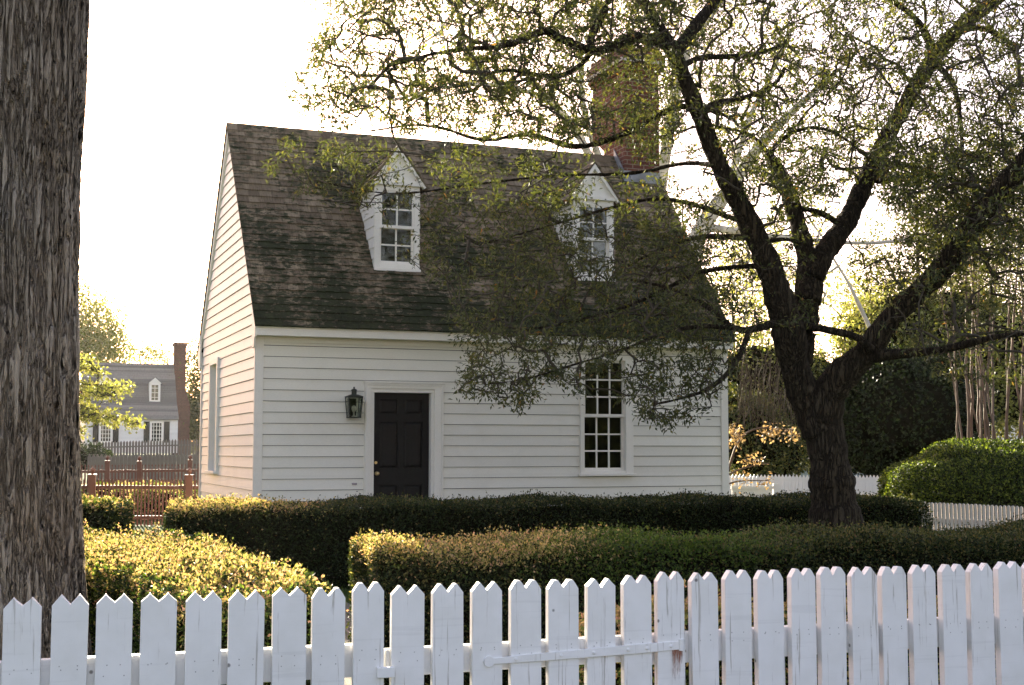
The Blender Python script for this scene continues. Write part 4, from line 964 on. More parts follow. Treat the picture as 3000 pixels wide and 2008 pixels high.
b.tube([(P1_[0]-.012, -.012, P1_[1]-.022), (P1_[0]-.012, -.012, P1_[1]+.024)], .011, 10)
for f_ in (.12, .35, .52, .7, .80, .93):
    q = P0_+(P1_-P0_)*f_; b.tube([(q[0], -.010, q[1]), (q[0], -.0145, q[1]), (q[0], -.0165, q[1])], [.0075, .0075, .003], 10)
hinge = b.build('strap_hinge', M['fwhite'], rt, bevel=.001)
rs = MB(); q = fplane(1981, 1905); rr = random.Random(4)
m, nt, out = newmat('rust_streak'); nz = noise(nt, coords(nt, (90, 1, 9)), 1.0, 5, .7)
sx = nt.nodes.new('ShaderNodeSeparateXYZ'); nt.links.new(coords(nt), sx.inputs[0])
mr = N(nt, 'ShaderNodeMapRange'); nt.links.new(sx.outputs[2], mr.inputs[0]); mr.inputs[1].default_value = q[1]-.15; mr.inputs[2].default_value = q[1]+.02; mr.inputs[3].default_value = -.10; mr.inputs[4].default_value = .22
ad = N(nt, 'ShaderNodeMath', operation='ADD'); nt.links.new(mr.outputs[0], ad.inputs[0]); nt.links.new(nz, ad.inputs[1])
mk = ramp(nt, [(.50, (0, 0, 0)), (.66, (1, 1, 1))], ad.outputs[0])
d1 = nt.nodes.new('ShaderNodeBsdfDiffuse'); d1.inputs[0].default_value = (.30, .12, .07, 1); tr = nt.nodes.new('ShaderNodeBsdfTransparent'); mx = nt.nodes.new('ShaderNodeMixShader')
hm = N(nt, 'ShaderNodeMath', operation='MULTIPLY'); nt.links.new(mk.outputs[0], hm.inputs[0]); hm.inputs[1].default_value = .72; nt.links.new(hm.outputs[0], mx.inputs[0]); nt.links.new(tr.outputs[0], mx.inputs[1]); nt.links.new(d1.outputs[0], mx.inputs[2]); nt.links.new(mx.outputs[0], out.inputs[0])
rt3, uc3 = roots[3]
rs.poly([(q[0]-uc3-.022, -.0105, q[1]-.16), (q[0]-uc3+.020, -.0105, q[1]-.16), (q[0]-uc3+.024, -.0105, q[1]+.012), (q[0]-uc3-.024, -.0105, q[1]+.012)])
rs.build('rust_stain', m, rt3)
la = fplane(1102, 1984); lb = fplane(1153, 1951); b = MB(); b.box(la[0]-uc, lb[0]-uc, -.032, -.009, la[1], lb[1]); b.build('latch_block', M['fwhite'], rt, bevel=.003)

# ------------------------------------------------------------------ background fences
def copyo(o, par, loc):
    c = o.copy(); COL.objects.link(c); c.parent = par; c.location = loc; return c
def fence(name, label, x0, y0, x1, y1, zt0, zt1, h, sp, pw, style, mat, posts=(), rails=(.12, .7), cat='fence', group=None, th=.02, postw=.09):
    """pickets along a line; zt0/zt1 picket-top heights at the ends; posts at given fractions"""
    ang = math.atan2(y1-y0, x1-x0); L = math.hypot(x1-x0, y1-y0)
    t = thing(name, label, cat, (x0, y0, zt0-h), ang, group); n = int(L/sp); proto = None
    b = MB()
    if style == 'spear': pr = [(-pw/2, 0), (pw/2, 0), (pw/2, h-.13), (pw*.2, h-.11), (pw*.2, h-.08), (pw*.5, h-.05), (0, h), (-pw*.5, h-.05), (-pw*.2, h-.08), (-pw*.2, h-.11), (-pw/2, h-.13)]
    elif style == 'round': pr = [(-pw/2, 0), (pw/2, 0), (pw/2, h-pw*.5), (pw*.3, h-pw*.12), (0, h), (-pw*.3, h-pw*.12), (-pw/2, h-pw*.5)]
    else: pr = [(-pw/2, 0), (pw/2, 0), (pw/2, h-pw*.9), (0, h), (-pw/2, h-pw*.9)]
    b.prism([(x, 0, z) for x, z in pr], (0, th, 0))
    for i in range(n+1):
        f = i*sp/L; dz_ = (zt1-zt0)*f; loc = (i*sp, 0, dz_+random.uniform(-.006, .006))
        if proto is None: proto = b.build('picket', mat, t); proto.location = loc
        else: copyo(proto, t, loc)
    for r in rails:
        q = MB(); a, c = h*r, h*r+.07
        q.hexa([(0, th+.001, a), (L, th+.001, a+zt1-zt0), (L, th+.05, a+zt1-zt0), (0, th+.05, a), (0, th+.001, c), (L, th+.001, c+zt1-zt0), (L, th+.05, c+zt1-zt0), (0, th+.05, c)])
        q.build('rail', mat, t)
    for f, ph in posts:
        q = MB(); p = postw/2; u = f*L; z = (zt1-zt0)*f; q.box(u-p, u+p, -.03-p, -.031+p, z-.2, z+ph-.13); q.box(u-p-.012, u+p+.012, -.03-p-.012, -.03+p+.012, z+ph-.13, z+ph-.105)
        q.lathe((u, -.03, z+ph-.105), [(.02, 0), (.022, .02), (.048, .045), (.055, .07), (.045, .10), (.018, .125), (.004, .14)], 10)
        q.build('post', mat, t, smooth=False)
    return t
M['redfence'] = mat_paint('red_brown_paint', (.15, .055, .035), .2, (3, 3, 30))
M['greyfence'] = mat_paint('weathered_grey_wood', (.16, .135, .11), .3, (3, 3, 30))
M['pinkfence'] = mat_paint('old_white_paint', (.66, .60, .55), .25, (3, 3, 30))
a = at(150, 1402, 26); b_ = at(640, 1404, 26.6)
fence('spindle_fence', 'nearer red-brown picket fence with ball-topped posts beside the cottage gable', a[0], a[1], b_[0], b_[1], a[2], b_[2], a[2]-.02, .068, .036, 'point', M['redfence'],
      [((269-150)/490, a[2]+.17), ((553-150)/490, a[2]+.17)], (.14, .78), group='red-brown picket fences', postw=.13)
a = at(150, 1362, 35); b_ = at(640, 1357, 36)
fence('spindle_fence', 'farther red-brown picket fence with spear tips and ball-topped posts', a[0], a[1], b_[0], b_[1], a[2], b_[2], a[2]-.2, .085, .04, 'spear', M['redfence'],
      [((312-150)/490, a[2]-.2+.20), ((405-150)/490, a[2]-.2+.18), ((555-150)/490, a[2]-.2+.20)], (.14, .75), group='red-brown picket fences', postw=.12)
a = at(266, 1294, 62); b_ = at(620, 1284, 62)
fence('paling_fence', 'weathered grey-brown paling fence in front of the far house', a[0], a[1], b_[0], b_[1], a[2], b_[2], 1.15, .14, .10, 'point', M['greyfence'], (), (.2, .72))
a = at(262, 1330, 48); b_ = at(640, 1330, 48)
fence('paling_fence', 'dark olive board fence behind the red-brown fences', a[0], a[1], b_[0], b_[1], a[2], b_[2], a[2]-gh(0, 48)+.1, .145, .135, 'point', M['greyfence'], (), (.2, .72))
a = at(1990, 1389, 30); b_ = at(2720, 1393, 30.6)
fence('white_fence', 'white pointed picket fence behind the oak trunk beyond the cottage', a[0], a[1], b_[0], b_[1], a[2], b_[2], a[2]-.1, .082, .077, 'point', M['white'], (), (.15, .62))
a = at(2640, 1468, 19.4); b_ = at(3080, 1488, 18.0)
fence('small_picket_fence', 'low pinkish white round-topped picket fence in front of the boxwood', a[0], a[1], b_[0], b_[1], a[2], b_[2], a[2]-.02, .0575, .040, 'round', M['pinkfence'], (), (.15, .62))
# bench-like white panels before the far white fence
a = at(2145, 1424, 27)
bn = thing('garden_gate', 'low white panelled gate with a square post in front of the far white fence', 'gate', (a[0], 27, 0))
b = MB(); x1_ = at(2262, 1424, 27)[0]-a[0]; b.box(0, x1_, 0, .03, .55, a[2]-.06); b.build('gate_panel', M['white'], bn)
b = MB(); b.box(-.02, x1_+.02, -.02, .05, a[2]-.0599, a[2]); b.build('rail', M['white'], bn)
b = MB(); b.box(x1_+.021, x1_+.14, -.04, .08, 0, a[2]+.04); b.build('post', M['white'], bn)

# ------------------------------------------------------------------ far house on the left
def far_house():
    Y = 104.0; P = lambda px, py, d=0: at(px, py, Y+d)
    x0, zb = P(247, 1328)[0], P(247, 1328)[2]; x1 = P(521, 1300)[0]; ze = P(400, 1227)[2]; zbk = P(400, 1173)[2]; zr = P(400, 1054)[2]
    t = thing('far_house', 'distant white house with a grey roof, dormers and a tall brick chimney', 'house', (x0, Y, zb), A)
    def S(px, g=0.0):
        q = at(px, 1250, Y); r = q[0]/Y; return (r*(Y+g*CA)-x0+g*SA)/(CA-r*SA)
    W_ = S(521); D = 7.0; he = ze-zb; hb = zbk-zb; hr = zr-zb
    wins = []
    for a, b_ in ((285, 337), (432, 490)):
        pass
    b = MB(); k = 0
    openings = [(S(293), S(327)), (S(442), S(476))]; wz0, wz1 = P(1, 1295)[2]-zb, P(1, 1236)[2]-zb
    z = 0
    while z < he:
        zt = min(he, z+.18)
        segs = [(0, openings[0][0]), (openings[0][1], openings[1][0]), (openings[1][1], W_)] if (z+zt)/2 > wz0 and (z+zt)/2 < wz1 else [(0, W_)]
        for s0, s1 in segs: b.hexa([(s0, -.03, z), (s1, -.03, z), (s1, 0.1, z), (s0, .1, z), (s0, -.002, zt), (s1, -.002, zt), (s1, .1, zt), (s0, .1, zt)])
        z = zt
    b.box(0, .1, .1, D, 0, he); b.box(W_-.1, W_, .1, D, 0, he); b.box(.1, W_-.1, D-.1, D, 0, he)
    for xx in (0, W_-.1): b.prism([(xx, 0, he), (xx, D, he), (xx, D*.72, hb+.3), (xx, D/2, hr-.1), (xx, D*.2, hb)], (.1, 0, 0))
    b.build('wall', M['white'], t)
    b = MB(); ov = .25
    lf = S(228); rt_ = W_+.05
    pr = [(-ov, he-.02), (D*.2, hb), (D/2, hr), (D*.8, hb), (D+ov, he-.02)]
    for (y0, z0), (y1, z1) in zip(pr[:-1], pr[1:]):
        n = max(3, int(math.hypot(y1-y0, z1-z0)/.22))
        for i in range(n):
            f0, f1 = i/n, (i+1)/n; ya, za, yb, zb2 = y0+(y1-y0)*f0, z0+(z1-z0)*f0, y0+(y1-y0)*f1, z0+(z1-z0)*f1
            dn = .03 if y0 < D/2-.01 else 0; un = 0.03-dn
            b.hexa([(-.15, ya, za-.03), (rt_, ya, za-.03), (rt_, yb, zb2-.03), (-.15, yb, zb2-.03), (-.15, ya, za+dn), (rt_, ya, za+dn), (rt_, yb, zb2+un), (-.15, yb, zb2+un)])
    b.build('roof', M['shingle2'], t)
    for (s0, s1) in openings:
        f = MB(); zm = (wz0+wz1)/2
        f.box(s0-.08, s0+.08, -.09, .06, wz0-.08, wz1+.08); f.box(s1-.08, s1+.08, -.09, .06, wz0-.08, wz1+.08); f.box(s0, s1, -.088, .06, wz1-.06, wz1+.08); f.box(s0, s1, -.088, .06, wz0-.08, wz0+.06)
        for i in range(1, 4): c = s0+(s1-s0)*i/4; f.box(c-.02, c+.02, -.03, .02, wz0, wz1)
        for i in range(1, 5): c = wz0+(wz1-wz0)*i/5; f.box(s0, s1, -.028, .018, c-.02, c+.02)
        wo = f.build('window', M['trim'], t)
        g = MB(); g.box(s0, s1, .025, .03, wz0, wz1); g.build('pane', M['glass'], wo)
        g = MB(); g.box(s0, s1, .4, .45, wz0-.3, wz1+.3); g.build('dark_backing', M['dark_room'], wo)  # sheet coloured near-black for the shade of the room behind
        for a, c in ((s0-.10-(s1-s0)*.5, s0-.10), (s1+.10, s1+.10+(s1-s0)*.5)):
            g = MB(); g.box(a, c, -.10, -.045, wz0-.05, wz1+.05)
            for k in range(2): g.box(a+.06, c-.06, -.108, -.1, wz0+.05+k*(wz1-wz0)/2, wz0-.05+(k+1)*(wz1-wz0)/2)
            g.build('shutter', M['door'], t)
    for pxl, pxr, py0, py1, pyp in ((434, 466, 1174, 1118, 1099), (288, 321, 1172, 1112, 1093)):
        y_ = D*.26; s0, s1 = S(pxl, y_), S(pxr, y_); za, zb2, zp = P(1, py0)[2]-zb, P(1, py1)[2]-zb, P(1, pyp)[2]-zb
        y = D*.2+(za-hb)/(hr-hb)*D*.3; y = max(y, D*.2)
        d = bpy.data.objects.new('dormer', None); COL.objects.link(d); d.parent = t
        f = MB(); c = (s0+s1)/2; q = .17; f.box(s0, s0+q, y, y+.05, za, zb2); f.box(s1-q, s1, y, y+.05, za, zb2); f.box(s0+q, s1-q, y, y+.05, za, za+.15); f.box(s0+q, s1-q, y, y+.05, zb2-.12, zb2)
        f.prism([(s0-.1, y-.02, zb2), (s1+.1, y-.02, zb2), (c, y-.02, zp)], (0, .07, 0)); f.box(c-.02, c+.02, y+.01, y+.04, za, zb2)
        for k in range(1, 4): zz_ = za+(zb2-za)*k/4; f.box(s0+q, s1-q, y+.012, y+.038, zz_-.02, zz_+.02)
        f.box(s0, s0+.05, y+.05, y+2.2, za, zb2); f.box(s1-.05, s1, y+.05, y+2.2, za, zb2); f.build('dormer_front', M['trim'], d)
        g = MB(); g.box(s0+q, s1-q, y+.03, y+.04, za+.1, zb2-.1); g.build('pane', M['glass'], d)
        g = MB(); g.prism([(s0-.14, y-.05, zb2-.04), (c, y-.05, zp+.04), (s1+.14, y-.05, zb2-.04), (c, y-.05, zp-.02)], (0, 2.6, 0)); g.build('dormer_roof', M['shingle2'], d)
    # exterior chimney with shoulders
    c0, c1 = S(505, 3.0), S(541, 3.0); c2 = S(553, 3.0); zt = P(1, 988)[2]-zb; zsh = P(1, 1165)[2]-zb; zs2 = P(1, 1135)[2]-zb
    yc = D/2-.6; g = MB(); xw = W_+.06
    g.box(xw, c2, yc-.5, yc+1.7, -.5, zsh-.5); g.hexa([(xw, yc-.5, zsh-.5), (c2, yc-.5, zsh-.5), (c2, yc+1.7, zsh-.5), (xw, yc+1.7, zsh-.5), (xw-.2, yc, zs2), (c1, yc, zs2), (c1, yc+1.2, zs2), (xw-.2, yc+1.2, zs2)])
    g.box(c0+.08, c1, yc, yc+1.2, zs2, zt-.25); g.box(c0, c1+.08, yc-.08, yc+1.28, zt-.25, zt)
    g.build('chimney', M['brick'], t)
far_house()

# ------------------------------------------------------------------ background trees and shrubs
def bgtree(name, label, base, crown, leafn, leaf, lmat, bark, trunk_r, seed, stems=1, cat='tree', group=None, ntw=120, ex=None, lean=(0, 0), per=8, cl=.3):
    """crown = list of (center, radii, weight) ellipsoids in world space"""
    rng = np.random.default_rng(seed); t = thing(name, label, cat, tuple(base), 0, group)
    b0 = np.array(base, float); pts = []
    ws = np.array([c[2] for c in crown], float); ws /= ws.sum()
    for (c, r, w_), k in zip(crown, ws): pts.append(np.array(c)+unit(rng.normal(size=(int(leafn/per*k)+1, 3)))*(rng.random((int(leafn/per*k)+1, 1))**.45)*np.array(r))
    pts = np.concatenate(pts)-b0
    if ex: pts = pts[ex(pts+b0)]
    top = pts.mean(0); limbs_ = []
    for k in range(stems):
        c = crown[k % len(crown)][0]; e = np.array(c)-b0+rng.normal(size=3)*.15*np.array(crown[k % len(crown)][1]); s = np.array([rng.normal()*.1*(stems > 1), rng.normal()*.1*(stems > 1), -.1])
        m1 = s+(e-s)*.4+np.array([rng.normal()*.05, rng.normal()*.05, .12])*np.linalg.norm(e); limbs_.append(([s, m1*.6+s*.4, m1, e], [trunk_r, trunk_r*.8, trunk_r*.6, trunk_r*.25]))
    tg = pts[rng.choice(len(pts), min(ntw, len(pts)), replace=False)]
    sc_ = max(np.linalg.norm(crown[0][1])/6, .1)
    if len(tg): 
        a, bb, q0, q1, tp, td, ww = grow(limbs_, tg, rng, step=sc_, maxlen=99, tipr=trunk_r*.035, ex=.5)
        V, Fq = seg_mesh(a, bb, q0, q1, 4)
    mb_ = MB()
    for P, r in limbs_: P, r = smooth_path(P, r); mb_.tube(P, r, 8)
    mb_.build('trunk', M[bark], t, smooth=True)
    if len(tg): npmesh('branches', V, Fq, M[bark], t)
    V, Fq = rosettes(pts, rdir(len(pts), rng), per, leaf[0], leaf[1], rng, cl); npmesh('crown', V, Fq, M[lmat], t)
    return t
def C(zx, zy, Y, rx, ry, rz, w_=1): p = atz(zx, zy, Y); return ((p[0], p[1], p[2]), (rx, ry, rz), w_)
def B(zx, Y): p = atz(zx, 1040, Y); return (p[0], Y, float(gh(0, Y)))
# left background
bgtree('broadleaf_tree', 'tall yellow-green tree rising behind the far house at left', B(185, 132), [C(190, 765, 132, 4.6, 4, 4.6, 2), C(235, 800, 131, 3.0, 3, 2.6, 1), C(130, 720, 133, 5, 4, 5, 2)], 17000, (.34, .22), 'lf_yel', 'twig', .35, 31, cl=.5)
bgtree('broadleaf_tree', 'small bright tree showing just above the far house roof', B(330, 140), [C(320, 812, 140, 2.4, 2, 1.4, 1), C(362, 815, 140, 1.6, 2, 1.3, 1)], 1100, (.3, .2), 'lf_yel', 'twig', .2, 32, cl=.4)
bgtree('broadleaf_tree', 'olive tree standing right of the far brick chimney', B(455, 112), [C(450, 900, 112, 2.2, 2.5, 4.6, 2), C(442, 965, 112, 2.0, 2.5, 2.4, 2), C(480, 850, 113, 2.5, 2.5, 4, 1)], 9000, (.3, .2), 'lf_olive', 'twig', .3, 33, cl=.45)
# dogwood sprays
def sprays():
    rng = np.random.default_rng(41); Y = 24.0
    p0 = atz(120, 950, Y); t = thing('dogwood_tree', 'bright yellow-green tree with layered sprays reaching out from behind the big trunk', 'tree', (p0[0], Y, 0))
    o = np.array([p0[0], Y, 0]); limbs_ = [([np.array([0, 0, -.1]), atz(120, 1000, Y)-o, atz(125, 820, Y)-o], [.09, .07, .03])]; T_ = []; lv = []
    for (xa, ya, xb, yb, n) in ((140, 845, 235, 850, 50), (140, 880, 305, 893, 90), (135, 900, 265, 905, 80), (140, 935, 320, 972, 90), (140, 960, 255, 955, 60), (140, 820, 205, 828, 50), (140, 925, 215, 940, 60), (140, 980, 190, 990, 40)):
        P = [atz(xa+(xb-xa)*f, ya+(yb-ya)*f-6*math.sin(f*3), Y+rng.uniform(-.8, .8)*f)-o for f in (0, .35, .7, 1)]; limbs_.append(([limbs_[0][0][1]*.5+limbs_[0][0][2]*.5]+P, [.03, .02, .015, .01, .004]))
        f = rng.random(n)**.8; w_ = (1-f*.75)
        for ff_, ww in zip(f, w_): T_.append(atz(xa+(xb-xa)*ff_, ya+(yb-ya)*ff_+rng.normal()*9*ww, Y+rng.normal()*.6)-o)
    T_ = np.array(T_); a, bb, q0, q1, tp, td, ww = grow(limbs_, T_, rng, .2, tipr=.004)
    V, Fq = seg_mesh(a, bb, q0, q1, 4); npmesh('branches', V, Fq, M['twig'], t)
    mb_ = MB(); [mb_.tube(*smooth_path(P, r), 6) for P, r in limbs_]; mb_.build('trunk', M['twig'], t, smooth=True)
    V, Fq = rosettes(tp, rdir(len(tp), rng), 7, .075, .045, rng, .06, 0); npmesh('crown', V, Fq, M['lf_yel'], t)
sprays()
# shrubs behind the brown fences
for i, (zx, zy, Y, rx, rz, mt) in enumerate(((255, 1120, 29, 1.6, .5, 'lf_gold'), (330, 1125, 30, 1.7, .45, 'lf_gold'), (410, 1118, 29, 1.5, .5, 'lf_gold'))):
    p = atz(zx, zy, Y); ball('garden_shrub', ('low golden shrub seen through the brown fence, leftmost of three', 'low golden shrub seen through the brown fence, middle of three', 'low golden shrub seen through the brown fence nearest the cottage')[i], 'shrub', (p[0], Y, .1), (rx, .9, .62), .05, 6000, (.06, .04), (mt, 'lf_fresh'), 50+i, .1, group='golden shrubs behind the brown fence')
p = atz(190, 1045, 58); ball('garden_shrub', 'dark green bush left of the weathered paling fence', 'shrub', (p[0], 58, p[2]-1.0), (1.6, 1.2, 1.5), p[2]-1.4, 3500, (.14, .09), ('lf_hedge',), 57, .1)
# right background: sycamore with pale limbs
def pale_tree():
    Y = 33.0; o = np.array([*atz(1490, 1000, Y)[:2], 0]); rng = np.random.default_rng(61)
    t = thing('sycamore_tree', 'pale white limbed sycamore with sparse new leaves behind the cottage', 'tree', tuple(o))
    L = [[(1500, 990, Y, 60), (1530, 760, Y, 52), (1589, 540, Y, 42), (1674, 425, Y, 31), (1741, 327, Y, 25), (1831, 237, Y, 17), (1885, 193, Y, 10), (1960, 120, Y, 6)],
         [(1660, 450, Y, 22), (1690, 350, Y+1, 18), (1712, 270, Y+1, 14), (1763, 180, Y+2, 10), (1800, 80, Y+2, 6)],
         [(1530, 760, Y, 36), (1500, 500, Y+1, 32), (1530, 300, Y+1, 28), (1562, 120, Y+1, 26), (1630, 30, Y+1, 20), (1680, -60, Y+1, 14)],
         [(1500, 560, Y, 26), (1380, 420, Y-1, 22), (1300, 260, Y-1, 17), (1200, 200, Y-1, 12), (1050, 190, Y-1, 8), (900, 230, Y-1, 5)],
         [(1400, 440, Y-1, 18), (1330, 250, Y-2, 14), (1330, 120, Y-2, 10), (1290, -20, Y-2, 7)],
         [(1310, 280, Y, 12), (1180, 150, Y, 9), (1100, 40, Y, 6), (1060, -60, Y, 4)],
         [(1620, 520, Y, 18), (1750, 540, Y+1, 14), (1850, 550, Y+1, 11), (2000, 560, Y+1, 8), (2120, 540, Y+1, 5)],
         [(2010, 800, Y+2, 12), (1988, 745, Y+2, 10), (1962, 690, Y+2, 9), (1938, 640, Y+2, 7), (1905, 590, Y+2, 5), (1880, 540, Y+2, 3)]]
    limbs_ = [zl(l) for l in L]; limbs_ = [([p-o for p in P], R) for P, R in limbs_]
    def reg(poly, n): return np.array([atz(x, y, rng.uniform(Y-3, Y+3)) for x, y in sample_poly(poly, n, rng)])-o
    T_ = np.concatenate([reg([(700, -50), (1560, -50), (1560, 340), (1100, 320), (760, 260)], 420), reg([(1560, -50), (2100, -50), (2000, 400), (1800, 600), (1600, 560)], 300), reg([(1650, 560), (1900, 560), (1900, 780), (1700, 780)], 80)])
    a, bb, q0, q1, tp, td, ww = grow(limbs_, T_, rng, .35, maxlen=8, tipr=.008)
    V, Fq = seg_mesh(a, bb, q0, q1, 4); npmesh('branches', V, Fq, M['palebark'], t)
    limb_mesh(limbs_, 'trunk', M['palebark'], t, 10, .3)
    V, Fq = rosettes(np.concatenate([tp, bb[::4]]), rdir(len(tp)+len(bb[::4]), rng), 8, .12, .07, rng, .16, 0); npmesh('crown', V, Fq, M['lf_yel'], t)
pale_tree()
# crape myrtle clumps
def myrtle(label, bx, by, Y, tops, seed, n_t, poly):
    rng = np.random.default_rng(seed); o = np.array([*atz(bx, by, Y)[:2], 0.]); t = thing('crape_myrtle', label, 'tree', tuple(o), 0, 'crape myrtles')
    limbs_ = []
    for k, (x, y, w_) in enumerate(tops):
        b0 = np.array([rng.uniform(-.2, .2), rng.normal()*.15, -.1]); e = atz(x, y, Y+rng.uniform(-1, 1))-o; b1 = b0*np.array([1.9, 1.9, 1])+np.array([(e[0])*.10, 0, 1.1])
        m_ = b1+(e-b1)*.45+np.array([-(e[0]-b1[0])*.12+rng.normal()*.06, rng.normal()*.2, .1]); r = w_*.8/2/F*Y
        limbs_.append(([b0, b1, m_, e], [r*1.2, r, r*.75, r*.3]))
    T_ = np.array([atz(x, y, Y+rng.uniform(-1.5, 1.5)) for x, y in sample_poly(poly, n_t, rng)])-o
    a, bb, q0, q1, tp, td, ww = grow(limbs_, T_, rng, .25, .12, tipr=.0035, ex=.45)
    V, Fq = seg_mesh(a, bb, q0, q1, 4); npmesh('branches', V, Fq, M['tanbark'], t)
    b = MB()
    for P, R in limbs_: P, R = smooth_path(P, R); P, R = densify(P, R, .3); b.tube([p+rng.normal(size=3)*.012 for p in P], R, 7)
    b.build('stems', M['tanbark'], t, smooth=True)
    V, Fq = rosettes(np.concatenate([tp, bb[::3]]), rdir(len(tp)+len(bb[::3]), rng), 6, .07, .04, rng, .10, 0); npmesh('crown', V, Fq, M['lf_olive'], t)
myrtle('tan many-stemmed tree rising from behind the large rounded boxwood', 2245, 1000, 27, [(2135, 560, 9), (2165, 480, 10), (2190, 420, 11), (2215, 380, 12), (2235, 350, 13), (2255, 330, 12), (2275, 400, 12), (2300, 360, 10), (2200, 560, 8), (2150, 650, 7), (2180, 300, 10)], 71, 520, [(2080, 100), (2343, 100), (2350, 560), (2250, 700), (2120, 650)])
myrtle('tan many-stemmed tree at the right edge beside the boxwoods', 2320, 990, 30, [(2330, 480, 12), (2343, 420, 12), (2365, 380, 12), (2390, 420, 12), (2290, 520, 9), (2420, 480, 9), (2310, 600, 8)], 72, 300, [(2260, 150), (2500, 150), (2480, 650), (2300, 650)])
# evergreen mass and thicket beyond the white fence
def mass(name, label, blobs, Y, mats, leaf, n, seed, cat='shrub', lump=.13):
    """evergreen shrub made of overlapping leafy mounds, one body"""
    rng = np.random.default_rng(seed); parts = []; tot = sum(b[3]*b[4] for b in blobs)
    cc = atz(blobs[0][0], blobs[0][1], Y); o = np.array([cc[0], Y, float(gh(0, Y))])
    for bx, by, dy, rx, rz in blobs:
        c = atz(bx, by, Y+dy)-o; cnt = int(n*rx*rz/tot); d = rdir(cnt, rng); lum = 1+lump*(np.sin(d[:, 0]*6+bx)*np.sin(d[:, 2]*7+by)+.6*np.sin(d[:, 0]*14+d[:, 2]*11+seed))
        P = c+d*np.array([rx, rx*.8, rz])*(lum*(1-rng.random(cnt)**2*.22))[:, None]
        V, Fq = leafquads(P, rdir(cnt, rng)+d*.5, rdir(cnt, rng)*.8+d, leaf[0]*rng.uniform(.6, 1.4, cnt), leaf[1]*rng.uniform(.7, 1.3, cnt)); parts.append((V, Fq, 1+rng.integers(0, len(mats), cnt)))
        nu, nv = 14, 8; dd = np.array([[math.cos(p)*math.cos(t), math.cos(p)*math.sin(t), math.sin(p)] for p in np.linspace(-1.45, 1.45, nv) for t in np.linspace(0, 2*math.pi, nu, endpoint=False)])
        i, j = np.meshgrid(np.arange(nv-1), np.arange(nu), indexing='ij'); i = i.ravel(); j = j.ravel(); j2 = (j+1) % nu
        parts.append((c+dd*np.array([rx, rx*.8, rz])*.72, np.stack([i*nu+j, i*nu+j2, (i+1)*nu+j2, (i+1)*nu+j], 1), 0))
    V, Fq, mi = merge(parts); ob = npmesh(name, V, Fq, [M['core']]+[M[m_] for m_ in mats], None, mi); ob.location = o
    return props(ob, label, cat)
mass('evergreen_shrub', 'large dark evergreen shrub right of the oak trunk behind the white fence', [(2080, 960, 0, 1.9, 1.7), (2010, 1000, .5, 1.5, 1.5), (2150, 900, .4, 1.3, 1.3), (2050, 890, .6, 1.4, 1.3), (1990, 920, 1, 1.0, 1.2), (2170, 985, .2, 1.2, 1.3)], 35, ('lf_dark', 'lf_dark', 'lf_hedge'), (.10, .06), 26000, 81)
mass('leafy_shrub', 'green shrub under the orange leaves between cottage corner and oak trunk', [(1720, 1010, 0, 1.0, 1.1), (1770, 1040, .3, .9, .8), (1690, 960, .5, .7, .8)], 32.5, ('lf_hedge', 'lf_olive'), (.09, .05), 12000, 82)
mass('evergreen_shrub', 'tall yellow-green topped shrub beyond the cottage corner left of the oak trunk', [(1730, 850, 0, 1.3, 1.0), (1790, 880, .6, 1.4, 1.1), (1700, 900, .4, 1.0, 1.0), (1830, 960, .5, 1.3, 1.5), (1900, 980, .6, 1.3, 1.5), (1850, 870, 1.2, 1.2, 1.0)], 37, ('lf_olive', 'lf_yel', 'lf_olive', 'lf_dark'), (.10, .06), 24000, 83)
mass('laurel_shrub', 'sunlit yellow-green bushes behind the right limb of the oak', [(2000, 765, .4, 1.6, 1.3), (2070, 735, .2, 1.8, 1.4), (2080, 780, 0, 2.2, 1.2), (2180, 740, .5, 2.2, 1.6), (2260, 800, 0, 2.4, 1.8), (2330, 880, 0, 2.2, 1.8), (2000, 800, .6, 1.3, .9), (2250, 900, .5, 2.0, 1.5)], 48, ('lf_olive', 'lf_yel', 'lf_yel'), (.15, .09), 30000, 84)
def thicket():
    rng = np.random.default_rng(91); Y = 31.2; o = np.array([*atz(1760, 1000, Y)[:2], 0.]); b = MB()
    for k in range(150):
        x = rng.uniform(1690, 1850); y = rng.uniform(800, 880); p = atz(x, y, Y+rng.uniform(-.4, .4))-o; P = [p]
        for s_ in range(6): p = p+np.array([rng.normal()*.06, rng.normal()*.03, -rng.uniform(.12, .3)]); P.append(p)
        b.tube(P, [.006]*7, 3)
    b = props(b.build('vine_thicket', M['vine']), 'brown tangle of dry hanging vines between the cottage and the oak trunk', 'vine'); b.location = o
thicket()
